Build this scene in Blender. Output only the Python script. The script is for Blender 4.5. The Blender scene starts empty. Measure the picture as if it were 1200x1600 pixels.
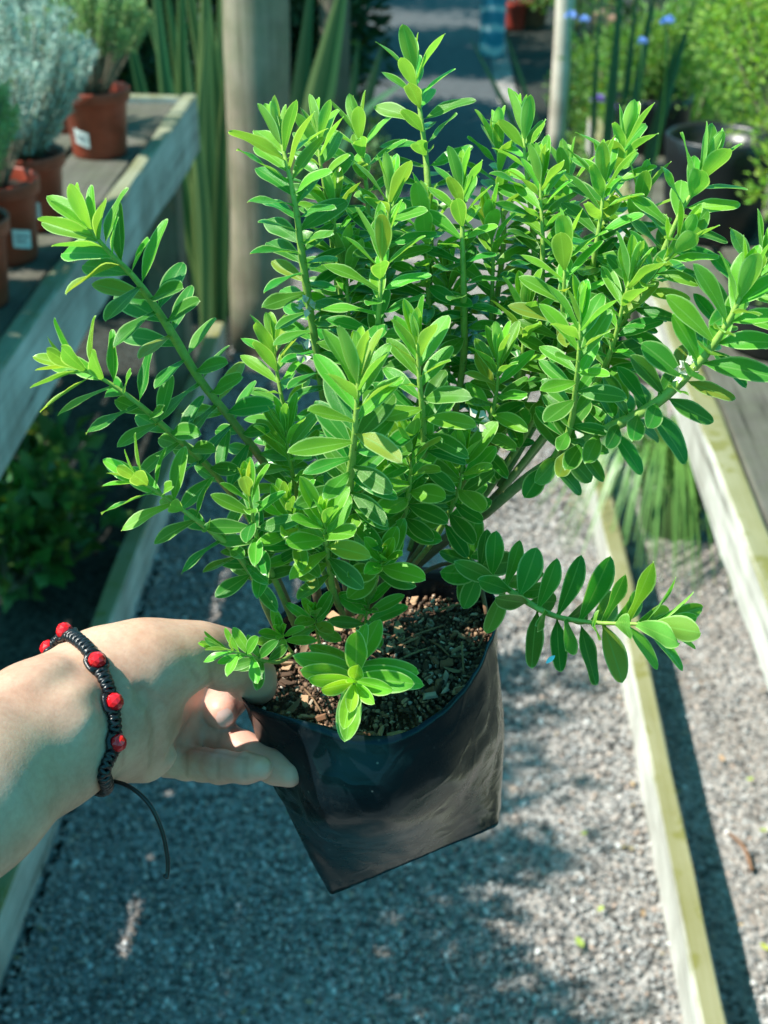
import bpy, bmesh, math, random
import numpy as np
from mathutils import Vector, Matrix, noise
from mathutils.bvhtree import BVHTree
random.seed(7); rng = np.random.default_rng(7)
sc = bpy.context.scene
COL = sc.collection

# ------------------------------------------------------------------ camera, world, sun, exposure
FPX, PITCH, YAW = 2200.0, math.radians(28.8), math.radians(2.28)
CAM = np.array([0.0, 0.0, 1.5])
FW = np.array([-math.sin(YAW)*math.cos(PITCH), math.cos(YAW)*math.cos(PITCH), -math.sin(PITCH)])
RT = np.array([math.cos(YAW), math.sin(YAW), 0.0]); UP = np.cross(RT, FW)
cd = bpy.data.cameras.new('camera'); cam = bpy.data.objects.new('camera', cd); COL.objects.link(cam)
cam.matrix_world = Matrix(((RT[0], UP[0], -FW[0], CAM[0]), (RT[1], UP[1], -FW[1], CAM[1]), (RT[2], UP[2], -FW[2], CAM[2]), (0, 0, 0, 1)))
cd.sensor_fit = 'VERTICAL'; cd.sensor_height = 36; cd.lens = 36*FPX/1600
cd.clip_start = .02; cd.clip_end = 400
cd.dof.use_dof = True; cd.dof.focus_distance = .55; cd.dof.aperture_fstop = 17
sc.camera = cam
SUN_TRAVEL = Vector((.70, .10, -1.0)).normalized()
w = bpy.data.worlds.new('World'); sc.world = w; w.use_nodes = True
nt = w.node_tree; nt.nodes.clear()
sky = nt.nodes.new('ShaderNodeTexSky'); sky.sky_type = 'NISHITA'; sky.sun_disc = False
sky.sun_elevation = math.asin(-SUN_TRAVEL.z); sky.sun_rotation = math.atan2(-SUN_TRAVEL.x, -SUN_TRAVEL.y)
tint = nt.nodes.new('ShaderNodeMix'); tint.data_type = 'RGBA'; tint.blend_type = 'MULTIPLY'; tint.inputs[0].default_value = 1
tint.inputs[7].default_value = (.24, 1.0, .90, 1)
bg = nt.nodes.new('ShaderNodeBackground'); bg.inputs[1].default_value = .15
wo = nt.nodes.new('ShaderNodeOutputWorld')
nt.links.new(sky.outputs[0], tint.inputs[6]); nt.links.new(tint.outputs[2], bg.inputs[0]); nt.links.new(bg.outputs[0], wo.inputs[0])
sd = bpy.data.lights.new('sun', 'SUN'); sd.energy = 5.0; sd.angle = math.radians(.6); sd.color = (1, .95, .86)
so = bpy.data.objects.new('sun', sd); COL.objects.link(so); so.location = (-3, 2, 6)
so.rotation_euler = SUN_TRAVEL.to_track_quat('-Z', 'Y').to_euler()
vs = sc.view_settings; vs.view_transform = 'Standard'; vs.look = 'None'; vs.exposure = .90; vs.gamma = 1
cy = sc.cycles; cy.max_bounces = 7; cy.diffuse_bounces = 3; cy.glossy_bounces = 3; cy.transmission_bounces = 5; cy.transparent_max_bounces = 6
sc.render.resolution_x = 768; sc.render.resolution_y = 1024

# ------------------------------------------------------------------ helpers
def at(x, y, d):            # a point seen at photo pixel x, y at d metres along the view axis
    return CAM + d*(FW + RT*(x-600)/FPX + UP*(800-y)/FPX)
def atz(x, y, z):
    r = FW + RT*(x-600)/FPX + UP*(800-y)/FPX
    return CAM + r*(z-CAM[2])/r[2]
def wloc(o):
    v = Vector((0, 0, 0))
    while o: v = v + o.location; o = o.parent
    return np.array(v)
def props(o, label=None, cat=None, group=None, kind=None):
    if label: o['label'] = label
    if cat: o['category'] = cat
    if group: o['group'] = group
    if kind: o['kind'] = kind
    return o
def empty(name, loc, label, cat, group=None):
    o = bpy.data.objects.new(name, None); COL.objects.link(o); o.location = tuple(loc); o.empty_display_size = .05
    return props(o, label, cat, group)
def build(name, V, F, mat, parent=None, smooth=True, uv=None, attr=None, origin=None):
    """one mesh object from world coordinates"""
    V = np.asarray(V, dtype=np.float64)
    if parent is not None: off = wloc(parent)
    elif origin is not None: off = np.array(origin)
    else: off = np.zeros(3)
    me = bpy.data.meshes.new(name)
    if isinstance(F, np.ndarray):
        n, k = F.shape
        me.vertices.add(len(V)); me.vertices.foreach_set('co', (V-off).astype(np.float32).ravel())
        me.loops.add(n*k); me.loops.foreach_set('vertex_index', F.astype(np.int32).ravel())
        me.polygons.add(n); me.polygons.foreach_set('loop_start', np.arange(0, n*k, k, dtype=np.int32))
        me.update(calc_edges=True)
    else:
        me.from_pydata([tuple(v) for v in (V-off)], [], F)
    if smooth: me.polygons.foreach_set('use_smooth', [True]*len(me.polygons))
    if uv is not None:
        l = me.uv_layers.new(name='UVMap'); vi = np.empty(len(me.loops), dtype=np.int32); me.loops.foreach_get('vertex_index', vi)
        l.data.foreach_set('uv', np.asarray(uv, dtype=np.float32)[vi].ravel())
    if attr is not None:
        for nm, a in attr.items():
            t = me.attributes.new(nm, 'FLOAT', 'POINT'); t.data.foreach_set('value', np.asarray(a, dtype=np.float32))
    me.materials.append(mat); me.update()
    o = bpy.data.objects.new(name, me); COL.objects.link(o)
    if parent is not None: o.parent = parent
    elif origin is not None: o.location = tuple(origin)
    return o
class G:
    """collects geometry of one mesh"""
    def __init__(s): s.V = []; s.F = []; s.U = []
    def add(s, V, F, U=None):
        b = len(s.V); s.V += [tuple(v) for v in V]; s.F += [tuple(i+b for i in f) for f in F]
        s.U += [tuple(x) for x in U] if U is not None else [(0, 0)]*len(V)
    def done(s, name, mat, parent=None, smooth=True, origin=None):
        return build(name, np.array(s.V), s.F, mat, parent, smooth, uv=s.U, origin=origin)
def spline(pts, n):
    """Catmull-Rom through the points, n samples"""
    P = np.asarray(pts, float); P = np.vstack([2*P[0]-P[1], P, 2*P[-1]-P[-2]])
    k = len(P)-3; out = []
    for t in np.linspace(0, k-1e-6, n):
        i = int(t); f = t-i; a, b, c, d = P[i:i+4]
        out.append(.5*((2*b)+(-a+c)*f+(2*a-5*b+4*c-d)*f*f+(-a+3*b-3*c+d)*f**3))
    return np.array(out)
def frames(P):
    T = np.gradient(P, axis=0); T /= np.linalg.norm(T, axis=1)[:, None]
    e = np.cross(T[0], [0.3, .2, 1.]); e /= np.linalg.norm(e); E = []
    for t in T:
        e = e-t*(e@t); e /= np.linalg.norm(e); E.append(e)
    E = np.array(E); return T, E, np.cross(T, E)
def tube(P, R, seg=8, cap=True):
    P = np.asarray(P, float); R = np.broadcast_to(R, len(P)); T, E, B = frames(P)
    a = np.linspace(0, 2*np.pi, seg, endpoint=False)
    V = (P[:, None]+R[:, None, None]*(np.cos(a)[None, :, None]*E[:, None]+np.sin(a)[None, :, None]*B[:, None])).reshape(-1, 3)
    F = [(i*seg+j, i*seg+(j+1) % seg, (i+1)*seg+(j+1) % seg, (i+1)*seg+j) for i in range(len(P)-1) for j in range(seg)]
    if cap: F += [tuple(range(seg))[::-1], tuple((len(P)-1)*seg+j for j in range(seg))]
    U = [(j/seg, i/(len(P)-1)) for i in range(len(P)) for j in range(seg)]
    return V, F, U
def plank(name, a, b, wdt, hgt, mat, parent=None, side=None, bev=.004, jit=.0015, origin=None, seg=12):
    """sawn timber from a to b (centre line), width along side, height along the third axis"""
    a = np.array(a, float); b = np.array(b, float); t = (b-a)/np.linalg.norm(b-a)
    side = np.array(side if side is not None else (np.cross(t, [0, 0, 1]))); side = side-t*(side@t); side /= np.linalg.norm(side)
    up = np.cross(side, t); hw, hh = wdt/2, hgt/2; c = bev
    prof = [(-hw+c, -hh), (hw-c, -hh), (hw, -hh+c), (hw, hh-c), (hw-c, hh), (-hw+c, hh), (-hw, hh-c), (-hw, -hh+c)]
    V = []; U = []; ph = random.random()*50; L = np.linalg.norm(b-a)
    ts = [0, c/L]+[i/seg for i in range(1, seg)]+[1-c/L, 1]
    for q in ts:
        sh = 1-(.6*c/hw if q in (0, 1) else 0)
        for k, (x, y) in enumerate(prof):
            n = noise.noise((ph+q*L*3, k*.37, 1.3))*jit*2+noise.noise((ph+q*L*14, k*.9, 7.3))*jit
            V.append(a+t*(q*L)+side*(x*sh+n*np.sign(x))+up*(y*sh+n*np.sign(y))); U.append((k/8, q*L))
    F = [(i*8+j, i*8+(j+1) % 8, (i+1)*8+(j+1) % 8, (i+1)*8+j) for i in range(len(ts)-1) for j in range(8)]
    F += [tuple(range(8))[::-1], tuple((len(ts)-1)*8+j for j in range(8))]
    return build(name, V, F, mat, parent, False, uv=U, origin=origin)

# ------------------------------------------------------------------ materials
def mat(name):
    m = bpy.data.materials.new(name); m.use_nodes = True; n = m.node_tree
    return m, n, n.nodes['Principled BSDF'], n.nodes['Material Output']
def N(n, typ, **kw):
    x = n.nodes.new(typ)
    for k, v in kw.items():
        if k in ('i',):
            for kk, vv in v.items(): x.inputs[kk].default_value = vv
        else: setattr(x, k, v)
    return x
def ramp(n, fac, stops, interp='LINEAR'):
    r = N(n, 'ShaderNodeValToRGB'); r.color_ramp.interpolation = interp; e = r.color_ramp.elements
    while len(e) < len(stops): e.new(.5)
    for el, (p, c) in zip(e, stops): el.position = p; el.color = (*c, 1) if len(c) == 3 else c
    n.links.new(fac, r.inputs[0]); return r.outputs[0]
def mixc(n, fac, a, b, mode='MIX'):
    x = N(n, 'ShaderNodeMix', data_type='RGBA', blend_type=mode)
    for s, v in ((x.inputs[0], fac), (x.inputs[6], a), (x.inputs[7], b)):
        if hasattr(v, 'node'): n.links.new(v, s)
        else: s.default_value = v if not isinstance(v, tuple) else (*v, 1)[:4]
    return x.outputs[2]
def math_(n, op, a, b=0., c=None):
    x = N(n, 'ShaderNodeMath', operation=op)
    for s, v in zip(x.inputs, (a, b, c)):
        if v is None: continue
        if hasattr(v, 'node'): n.links.new(v, s)
        else: s.default_value = v
    return x.outputs[0]
def noise_(n, scale, vec=None, detail=4, rough=.6):
    x = N(n, 'ShaderNodeTexNoise', i={'Scale': scale, 'Detail': detail, 'Roughness': rough})
    if vec is not None: n.links.new(vec, x.inputs['Vector'])
    return x
def bump(n, b, h, strength=.3, dist=.001):
    x = N(n, 'ShaderNodeBump', i={'Strength': strength, 'Distance': dist}); n.links.new(h, x.inputs['Height']); n.links.new(x.outputs[0], b.inputs['Normal'])
def objco(n): return N(n, 'ShaderNodeTexCoord').outputs['Object']
def island(n): return N(n, 'ShaderNodeNewGeometry').outputs['Random Per Island']

def leaf_mat(name, top, under, rib, edge, trans=.35, rough=.38, var=.42, tcol=None, uvdet=True):
    m, n, b, out = mat(name)
    g = N(n, 'ShaderNodeNewGeometry'); oi = N(n, 'ShaderNodeObjectInfo')
    rnd = math_(n, 'FRACT', math_(n, 'ADD', g.outputs['Random Per Island'], oi.outputs['Random']))
    col = mixc(n, g.outputs['Backfacing'], top, under)
    hs = N(n, 'ShaderNodeHueSaturation')
    n.links.new(math_(n, 'MULTIPLY_ADD', rnd, .045, .478), hs.inputs['Hue'])
    n.links.new(math_(n, 'MULTIPLY_ADD', math_(n, 'FRACT', math_(n, 'MULTIPLY', rnd, 7.13)), var, 1-var/2), hs.inputs['Value'])
    n.links.new(col, hs.inputs['Color']); col = hs.outputs[0]
    old = math_(n, 'GREATER_THAN', math_(n, 'FRACT', math_(n, 'MULTIPLY', rnd, 31.7)), .965); col = mixc(n, math_(n, 'MULTIPLY', old, .5), col, (.42, .38, .05))
    if uvdet:
        uv = N(n, 'ShaderNodeUVMap'); sx = N(n, 'ShaderNodeSeparateXYZ'); n.links.new(uv.outputs[0], sx.inputs[0])
        av = math_(n, 'ABSOLUTE', math_(n, 'MULTIPLY_ADD', sx.outputs[0], 2, -1))
        ribf = N(n, 'ShaderNodeMapRange', i={1: .03, 2: .10, 3: .8, 4: 0}); n.links.new(av, ribf.inputs[0])
        col = mixc(n, math_(n, 'MULTIPLY', ribf.outputs[0], .75), col, rib)
        edf = N(n, 'ShaderNodeMapRange', i={1: .82, 2: .93, 3: 0, 4: .85}); n.links.new(av, edf.inputs[0])
        tipf = N(n, 'ShaderNodeMapRange', i={1: .965, 2: .995, 3: 0, 4: .8}); n.links.new(sx.outputs[1], tipf.inputs[0])
        col = mixc(n, math_(n, 'MAXIMUM', edf.outputs[0], tipf.outputs[0]), col, edge)
    nz = noise_(n, 260, objco(n), 3)
    col = mixc(n, .35, col, ramp(n, nz.outputs[0], [(.3, (.55, .6, .5)), (.7, (1.15, 1.12, 1.1))]), 'MULTIPLY')
    n.links.new(col, b.inputs['Base Color']); n.links.new(ramp(n, noise_(n, 90, objco(n), 3).outputs[0], [(.35, (rough-.06,)*3), (.7, (rough+.2,)*3)]), b.inputs['Roughness']); b.inputs['Specular IOR Level'].default_value = .45
    bump(n, b, nz.outputs[0], .25, .0006)
    t = N(n, 'ShaderNodeBsdfTranslucent')
    tc = mixc(n, 1., col, tcol or (1.35, 1.25, .5), 'MULTIPLY'); n.links.new(tc, t.inputs[0])
    mx = N(n, 'ShaderNodeMixShader'); mx.inputs[0].default_value = trans
    n.links.new(b.outputs[0], mx.inputs[1]); n.links.new(t.outputs[0], mx.inputs[2]); n.links.new(mx.outputs[0], out.inputs[0])
    return m
M = {}
M['leaf0'] = leaf_mat('young_leaf', (.255, .55, .042), (.29, .56, .10), (.38, .68, .16), (.56, .78, .32), .46, .32)
M['leaf1'] = leaf_mat('mid_leaf', (.150, .44, .036), (.23, .48, .09), (.29, .56, .13), (.50, .72, .28), .42, .30)
M['leaf2'] = leaf_mat('mature_leaf', (.074, .295, .034), (.15, .36, .07), (.20, .44, .11), (.40, .60, .24), .44, .29)
def wood_mat(name, base, dark, algae, algae_amt=.6, topbias=True, scale=1., grain_axis=1):
    m, n, b, out = mat(name); co = objco(n)
    mp = N(n, 'ShaderNodeMapping'); s = [60*scale]*3; s[grain_axis] = 2.2*scale; mp.inputs['Scale'].default_value = s
    n.links.new(co, mp.inputs[0]); gr = noise_(n, 1.2, mp.outputs[0], 6, .65)
    big = noise_(n, 6*scale, co, 4); mid = noise_(n, 22*scale, co, 4)
    col = ramp(n, gr.outputs[0], [(.25, dark), (.5, base), (.8, tuple(min(1, c*1.25) for c in base))])
    col = mixc(n, .65, col, ramp(n, big.outputs[0], [(.32, (.40, .37, .33)), (.62, (1.15, 1.15, 1.15))]), 'MULTIPLY')
    crack = ramp(n, gr.outputs[0], [(.33, (0, 0, 0)), (.37, (1, 1, 1))])
    col = mixc(n, .55, col, crack, 'MULTIPLY')
    if algae:
        f = ramp(n, mid.outputs[0], [(.30, (0, 0, 0)), (.62, (1, 1, 1))])
        if topbias:
            sx = N(n, 'ShaderNodeSeparateXYZ'); n.links.new(N(n, 'ShaderNodeNewGeometry').outputs['Normal'], sx.inputs[0])
            tz = N(n, 'ShaderNodeMapRange', i={1: .2, 2: .8, 3: .05, 4: 1.}); n.links.new(sx.outputs[2], tz.inputs[0])
            f = math_(n, 'MULTIPLY', math_(n, 'MAXIMUM', f, math_(n, 'MULTIPLY', tz.outputs[0], .86)), tz.outputs[0])
        col = mixc(n, math_(n, 'MULTIPLY', f, algae_amt), col, algae)
    n.links.new(col, b.inputs['Base Color']); b.inputs['Roughness'].default_value = .85; b.inputs['Specular IOR Level'].default_value = .25
    bump(n, b, gr.outputs[0], .6, .002)
    return m
M['kerb'] = wood_mat('weathered_kerb_timber', (.56, .53, .49), (.24, .22, .18), (.15, .145, .035), .97)
M['bench'] = wood_mat('weathered_bench_timber', (.40, .42, .40), (.17, .17, .15), (.15, .145, .055), .85)
M['plank'] = wood_mat('weathered_bench_plank', (.11, .10, .085), (.05, .04, .035), (.08, .09, .05), .4, False)
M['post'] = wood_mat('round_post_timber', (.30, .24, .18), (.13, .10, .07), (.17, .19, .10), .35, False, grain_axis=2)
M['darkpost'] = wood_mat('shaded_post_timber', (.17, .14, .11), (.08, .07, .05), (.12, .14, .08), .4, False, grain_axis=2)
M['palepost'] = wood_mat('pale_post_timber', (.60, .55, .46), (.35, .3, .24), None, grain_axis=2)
def plain(name, c, rough=.5, spec=.5, nscale=40, namt=.4, bmp=.15, bd=.001):
    m, n, b, out = mat(name); nz = noise_(n, nscale, objco(n), 5)
    col = mixc(n, namt, c, ramp(n, nz.outputs[0], [(.3, (.45, .45, .45)), (.7, (1.25, 1.25, 1.25))]), 'MULTIPLY')
    n.links.new(col, b.inputs['Base Color']); b.inputs['Roughness'].default_value = rough; b.inputs['Specular IOR Level'].default_value = spec
    bump(n, b, nz.outputs[0], bmp, bd); return m
M['terracotta'] = plain('terracotta_plastic', (.28, .044, .020), .45, .4, 22, .6)
M['potsoil'] = plain('dark_potting_soil', (.035, .026, .02), .95, .2, 140, .8, .8, .006)
M['label'] = plain('white_label', (.62, .62, .60), .5, .4, 60, .25)
M['labelink'] = plain('label_print', (.16, .17, .2), .6, .3, 200, .3)
M['blacksack'] = plain('black_plastic', (.012, .013, .015), .35, .5, 30, .3, .4, .003)
M['reddish'] = plain('red_plastic', (.5, .05, .03), .4)
M['stone_pink'] = plain('pinkish_stone', (.55, .32, .22), .9, .2, 60, .4)
M['beadred'] = plain('red_bead', (.60, .008, .014), .14, .6, 80, 0., .0)
M['cord'] = plain('black_waxed_cord', (.008, .009, .012), .32, .5, 900, .5, .5, .0003)
M['twig'] = plain('dry_twig', (.22, .12, .07), .85, .2, 80)

# ------------------------------------------------------------------ ground
def ground_mat(name, cols, scale):
    m, n, b, out = mat(name); co = objco(n)
    v = N(n, 'ShaderNodeTexVoronoi', i={'Scale': scale}); n.links.new(co, v.inputs['Vector'])
    sx = N(n, 'ShaderNodeSeparateColor'); n.links.new(v.outputs['Color'], sx.inputs[0])
    col = ramp(n, sx.outputs[0], [(i/(len(cols)-1), c) for i, c in enumerate(cols)])
    big = noise_(n, 3.1, co, 5)
    col = mixc(n, .7, col, ramp(n, big.outputs[0], [(.3, (.55, .5, .45)), (.7, (1.1, 1.1, 1.1))]), 'MULTIPLY')
    n.links.new(col, b.inputs['Base Color']); b.inputs['Roughness'].default_value = .95; b.inputs['Specular IOR Level'].default_value = .2
    h = math_(n, 'SUBTRACT', 1, v.outputs['Distance']); bump(n, b, h, .8, .006)
    return m
GREYS = [(.10, .095, .09), (.22, .21, .20), (.30, .29, .28), (.38, .355, .335), (.26, .225, .20), (.46, .45, .44)]
M['gravel'] = ground_mat('gravel_ground', GREYS, 110)
def grid(x0, x1, y0, y1, nx, ny, zf):
    X, Y = np.meshgrid(np.linspace(x0, x1, nx), np.linspace(y0, y1, ny)); Zz = np.vectorize(zf)(X, Y)
    V = np.stack([X, Y, Zz], -1).reshape(-1, 3); i = np.arange(nx*ny).reshape(ny, nx)
    F = np.stack([i[:-1, :-1], i[:-1, 1:], i[1:, 1:], i[1:, :-1]], -1).reshape(-1, 4); return V, F
M['soilground'] = ground_mat('soil_ground', [tuple(c*k_ for c, k_ in zip(q, (.12, .14, .13))) for q in GREYS], 90)
V, F = grid(-60, 60, -40, 80, 3, 3, lambda x, y: -.012)
props(build('ground', V, F, M['soilground']), kind='structure')
V, F = grid(-.56, .36, -.5, 12, 40, 200, lambda x, y: .004+.006*noise.noise((x*3, y*3, 0)))
props(build('path', V, F, M['gravel']), kind='structure')
M['mat'] = plain('painted_path_shade', (.075, .08, .085), .8, .3, 30, .5, .3, .003)  # dark sheet: shade of the far path put into its colour
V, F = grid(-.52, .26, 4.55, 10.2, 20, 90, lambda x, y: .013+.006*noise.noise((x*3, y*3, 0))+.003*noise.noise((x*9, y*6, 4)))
props(build('path_shade_sheet', V, F, M['mat']), kind='structure')
def ico():
    bm = bmesh.new(); bmesh.ops.create_icosphere(bm, subdivisions=1, radius=1); bm.verts.ensure_lookup_table()
    V = np.array([v.co[:] for v in bm.verts]); F = np.array([[v.index for v in f.verts] for f in bm.faces]); bm.free(); return V, F
IV, IF = ico()
def scatter_stones(name, P, size, m, label, cat, flat=(.45, .8)):
    n = len(P); R = rng.normal(size=(n, 3, 3)); Q, _ = np.linalg.qr(R)
    S = size[:, None]*np.stack([rng.uniform(.8, 1.3, n), rng.uniform(.65, 1., n), rng.uniform(*flat, n)], -1)
    jit = 1+rng.uniform(-.22, .22, (n, len(IV), 1))
    A = rng.uniform(0, 2*np.pi, n); tilt = rng.normal(0, .3, (n, 2))
    L = IV[None]*jit*S[:, None]
    c, s = np.cos(A)[:, None], np.sin(A)[:, None]
    X = L[..., 0]*c-L[..., 1]*s; Y = L[..., 0]*s+L[..., 1]*c; Zz = L[..., 2]+tilt[:, :1]*X+tilt[:, 1:]*Y
    W = np.stack([X, Y, Zz], -1)+P[:, None]
    F = (IF[None]+(np.arange(n)*len(IV))[:, None, None]).reshape(-1, 3)
    return props(build(name, W.reshape(-1, 3), F, m, smooth=False), label, cat, kind='stuff')
m, n_, b, out = mat('gravel_stones')
col = ramp(n_, island(n_), [(0, (.08, .075, .07)), (.2, (.19, .18, .175)), (.4, (.29, .285, .28)), (.58, (.40, .375, .355)), (.72, (.25, .21, .185)), (.85, (.46, .455, .45)), (.95, (.38, .27, .21)), (1, (.72, .71, .69))])
nz = noise_(n_, 300, objco(n_), 3); col = mixc(n_, .4, col, ramp(n_, nz.outputs[0], [(.3, (.6, .6, .6)), (.7, (1.15, 1.15, 1.15))]), 'MULTIPLY')
n_.links.new(col, b.inputs['Base Color']); b.inputs['Roughness'].default_value = .9; b.inputs['Specular IOR Level'].default_value = .25
M['stones'] = m
n = 52000
P = np.stack([rng.uniform(-.575, .345, n), 1.0+3.4*rng.random(n)**1.35, rng.uniform(.004, .011, n)], -1)
scatter_stones('gravel', P, rng.uniform(.0022, .0052, n)*np.where(rng.random(n) < .04, 1.6, 1), M['stones'], 'loose grey gravel covering the path between the two timber kerbs', 'gravel')
V, F = grid(.376, 1.35, -.5, 3.6, 12, 60, lambda x, y: -.010+.004*noise.noise((x*4, y*4, 3)))
props(build('gravel_bed', V, F, M['gravel']), kind='structure')
n = 17000
P = np.stack([rng.uniform(.38, 1.0, n), 1.0+2.6*rng.random(n), rng.uniform(-.014, -.006, n)], -1)
scatter_stones('gravel', P, rng.uniform(.002, .0055, n), M['stones'], 'loose gravel and soil under the right hand bench', 'gravel')

# fallen leaves on the gravel
M['fallen'] = leaf_mat('fallen_leaf', (.40, .55, .05), (.45, .55, .12), (.5, .6, .2), (.5, .6, .2), .3, uvdet=False)
def small_leaf(c, L, W, ang, nrm=(0, 0, 1), curl=.25):
    c = np.array(c, float); nrm = np.array(nrm, float); nrm /= np.linalg.norm(nrm)
    t = np.array([math.cos(ang), math.sin(ang), 0]); t -= nrm*(t@nrm); t /= np.linalg.norm(t); s = np.cross(nrm, t)
    V = []; F = []
    for i in range(5):
        q = i/4; wd = W*math.sin(math.pi*min(.97, max(.06, q)))**.8
        for k in (-1, 0, 1): V.append(c+t*(q-.5)*L+s*k*wd/2+nrm*(curl*L*(q-.5)**2+abs(k)*.12*W))
    for i in range(4):
        for k in range(2): F.append((i*3+k, i*3+k+1, i*3+k+4, i*3+k+3))
    return V, F
for (px, py, L, txt) in [(905, 1478, .020, 'bright green fallen leaf on the gravel path, lowest one left of the kerb'), (938, 1425, .013, 'small yellow fallen leaf above the bright green one on the path'), (912, 1307, .012, 'pale fallen leaf lying on shaded gravel left of the kerb'), (1171, 1222, .013, 'yellow fallen leaf beyond the right kerb, farther from its shadow'), (1192, 1302, .013, 'yellow fallen leaf at the photo edge right of the kerb'), (1194, 1485, .017, 'green fallen leaf at the lower right photo edge')]:
    p = atz(px, py, .012 if px < 1000 else -.004); V, F = small_leaf(p+np.array([0, 0, .006]), L, L*.6, random.random()*6)
    props(build('fallen_leaf', V, F, M['fallen'], origin=p), txt, 'leaf', 'fallen leaves on the gravel')
M['litter'] = leaf_mat('dry_litter', (.30, .19, .09), (.34, .24, .13), (0, 0, 0), (0, 0, 0), .15, .7, .8, (1, .9, .7), False)
g = G()
for k in range(190):
    x = random.choice([random.uniform(-.56, .33), random.uniform(.39, .8), .34-abs(random.gauss(0, .03)), -.57+abs(random.gauss(0, .03))]); y = random.uniform(1.2, 3.4); L = random.uniform(.006, .016)
    V, F = small_leaf((x, y, (.014 if x < .36 else .0)), L, L*random.uniform(.12, .6), random.random()*6.28, (random.gauss(0, .3), random.gauss(0, .3), 1), random.uniform(-.2, .6)); g.add(V, F)
props(g.done('leaf_litter', M['litter']), 'dry leaf and twig litter strewn over the gravel', 'litter', kind='stuff')
p0 = atz(1138, 1300, 0); p1 = atz(1175, 1360, .0)
V, F, U = tube(spline([p0, (p0+p1)/2+np.array([.006, 0, .006]), p1], 8), np.linspace(.002, .004, 8), 6)
props(build('fallen_twig', V, F, M['twig'], origin=p0), 'brown twig lying on the gravel right of the kerb shadow', 'twig')

# ------------------------------------------------------------------ timber kerbs, benches, posts
o = plank('timber_kerb', (.360, .3, .045), (.360, 4.7, .045), .032, .116, M['kerb'], side=(1, 0, 0), origin=(.36, 1, 0), seg=40, jit=.002)
props(o, 'sunlit weathered timber edging along the right side of the path', 'kerb', 'timber edging of the path')
o = plank('timber_kerb', (-.596, .3, .045), (-.596, 3.6, .045), .036, .116, M['kerb'], side=(1, 0, 0), origin=(-.596, 1, 0), seg=40, jit=.002)
props(o, 'shaded weathered timber edging along the left side of the path', 'kerb', 'timber edging of the path')

lb = empty('plant_bench', (-.9, 2, 0), 'weathered timber plant bench with red pots left of the path', 'bench')
plank('front_board', (-.604, .35, .685), (-.604, 3.42, .685), .034, .135, M['bench'], lb, side=(1, 0, 0), seg=40, jit=.002)
plank('end_board', (-1.55, 3.405, .69), (-.622, 3.405, .69), .034, .125, M['bench'], lb, side=(0, 1, 0), seg=14, jit=.002)
for k in range(6):
    x = -.700-k*.150
    plank('plank', (x, .36, .728+random.uniform(-.002, .002)), (x, 3.386, .728+random.uniform(-.002, .002)), .132, .022, M['plank'], lb, side=(1, 0, 0), seg=30, jit=.002)
for y in (.8, 2.0, 3.2):
    plank('bearer', (-1.5, y, .69), (-.622, y, .69), .05, .05, M['plank'], lb, side=(0, 1, 0))
for (x, y) in ((-.665, 3.30), (-1.45, 3.30), (-.665, 1.2), (-1.45, 1.2)):
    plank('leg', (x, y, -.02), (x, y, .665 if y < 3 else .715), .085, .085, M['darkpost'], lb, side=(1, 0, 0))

rb = empty('plant_bench', (.9, 2.5, 0), 'pale weathered timber bench edge on the right above the grass', 'bench')
plank('front_board', (.472, .4, .43), (.472, 4.4, .43), .04, .10, M['kerb'], rb, side=(1, 0, 0), seg=50, jit=.002)
for k in range(5):
    x = .565+k*.150
    plank('plank', (x, .42, .462), (x, 4.38, .462), .128, .022, M['plank'], rb, side=(1, 0, 0), seg=30, jit=.002)
for y in (.9, 2.3, 4.2):
    plank('bearer', (.494, y, .425), (1.28, y, .425), .05, .05, M['plank'], rb, side=(0, 1, 0))
for (x, y) in ((.535, 3.45), (1.2, 3.45), (.535, .9), (1.2, .9)):
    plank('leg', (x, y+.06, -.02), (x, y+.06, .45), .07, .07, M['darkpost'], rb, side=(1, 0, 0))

def round_post(px, py, top, rad, m, label, lean=(0, 0)):
    base = atz(px, py, 0); P = [base+np.array([lean[0]*q*top, lean[1]*q*top, q*top-.02]) for q in np.linspace(0, 1, 14)]
    V, F, U = tube(P, [rad*(1+.03*math.sin(i*1.7)) for i in range(14)], 20)
    V = [v+np.array([noise.noise(v*9), noise.noise(v*9+5), 0])*rad*.06 for v in V]
    props(build('wooden_post', V, F, m, origin=base), label, 'post')
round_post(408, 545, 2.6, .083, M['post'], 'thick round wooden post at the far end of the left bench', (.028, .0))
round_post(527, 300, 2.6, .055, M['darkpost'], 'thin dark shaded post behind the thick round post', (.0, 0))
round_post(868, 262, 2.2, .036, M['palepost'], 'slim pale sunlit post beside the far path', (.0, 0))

# ------------------------------------------------------------------ potted plants and background vegetation
def cloud(name, P, Dr, L, W, m, parent, fold=.25, label=None):
    """leaflets joined into one part"""
    n = len(P); Dr = Dr/np.linalg.norm(Dr, axis=1)[:, None]
    S = np.cross(Dr, rng.normal(size=(n, 3))); S /= np.linalg.norm(S, axis=1)[:, None]; Nn = np.cross(S, Dr)
    L = np.broadcast_to(L, n)[:, None]; W = np.broadcast_to(W, n)[:, None]
    a = P; bq = P+Dr*L*.5+S*W*.5+Nn*W*fold; c = P+Dr*L-Nn*L*.12; d = P+Dr*L*.5-S*W*.5+Nn*W*fold; mid = P+Dr*L*.5
    V = np.stack([a, bq, c, d, mid], 1).reshape(-1, 3); i = (np.arange(n)*5)[:, None]
    F = np.concatenate([i+np.array([[0, 1, 4]]), i+np.array([[1, 2, 4]]), i+np.array([[2, 3, 4]]), i+np.array([[3, 0, 4]])])
    o = build(name, V, F, m, parent, False); o['kind'] = 'stuff'
    return o
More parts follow.
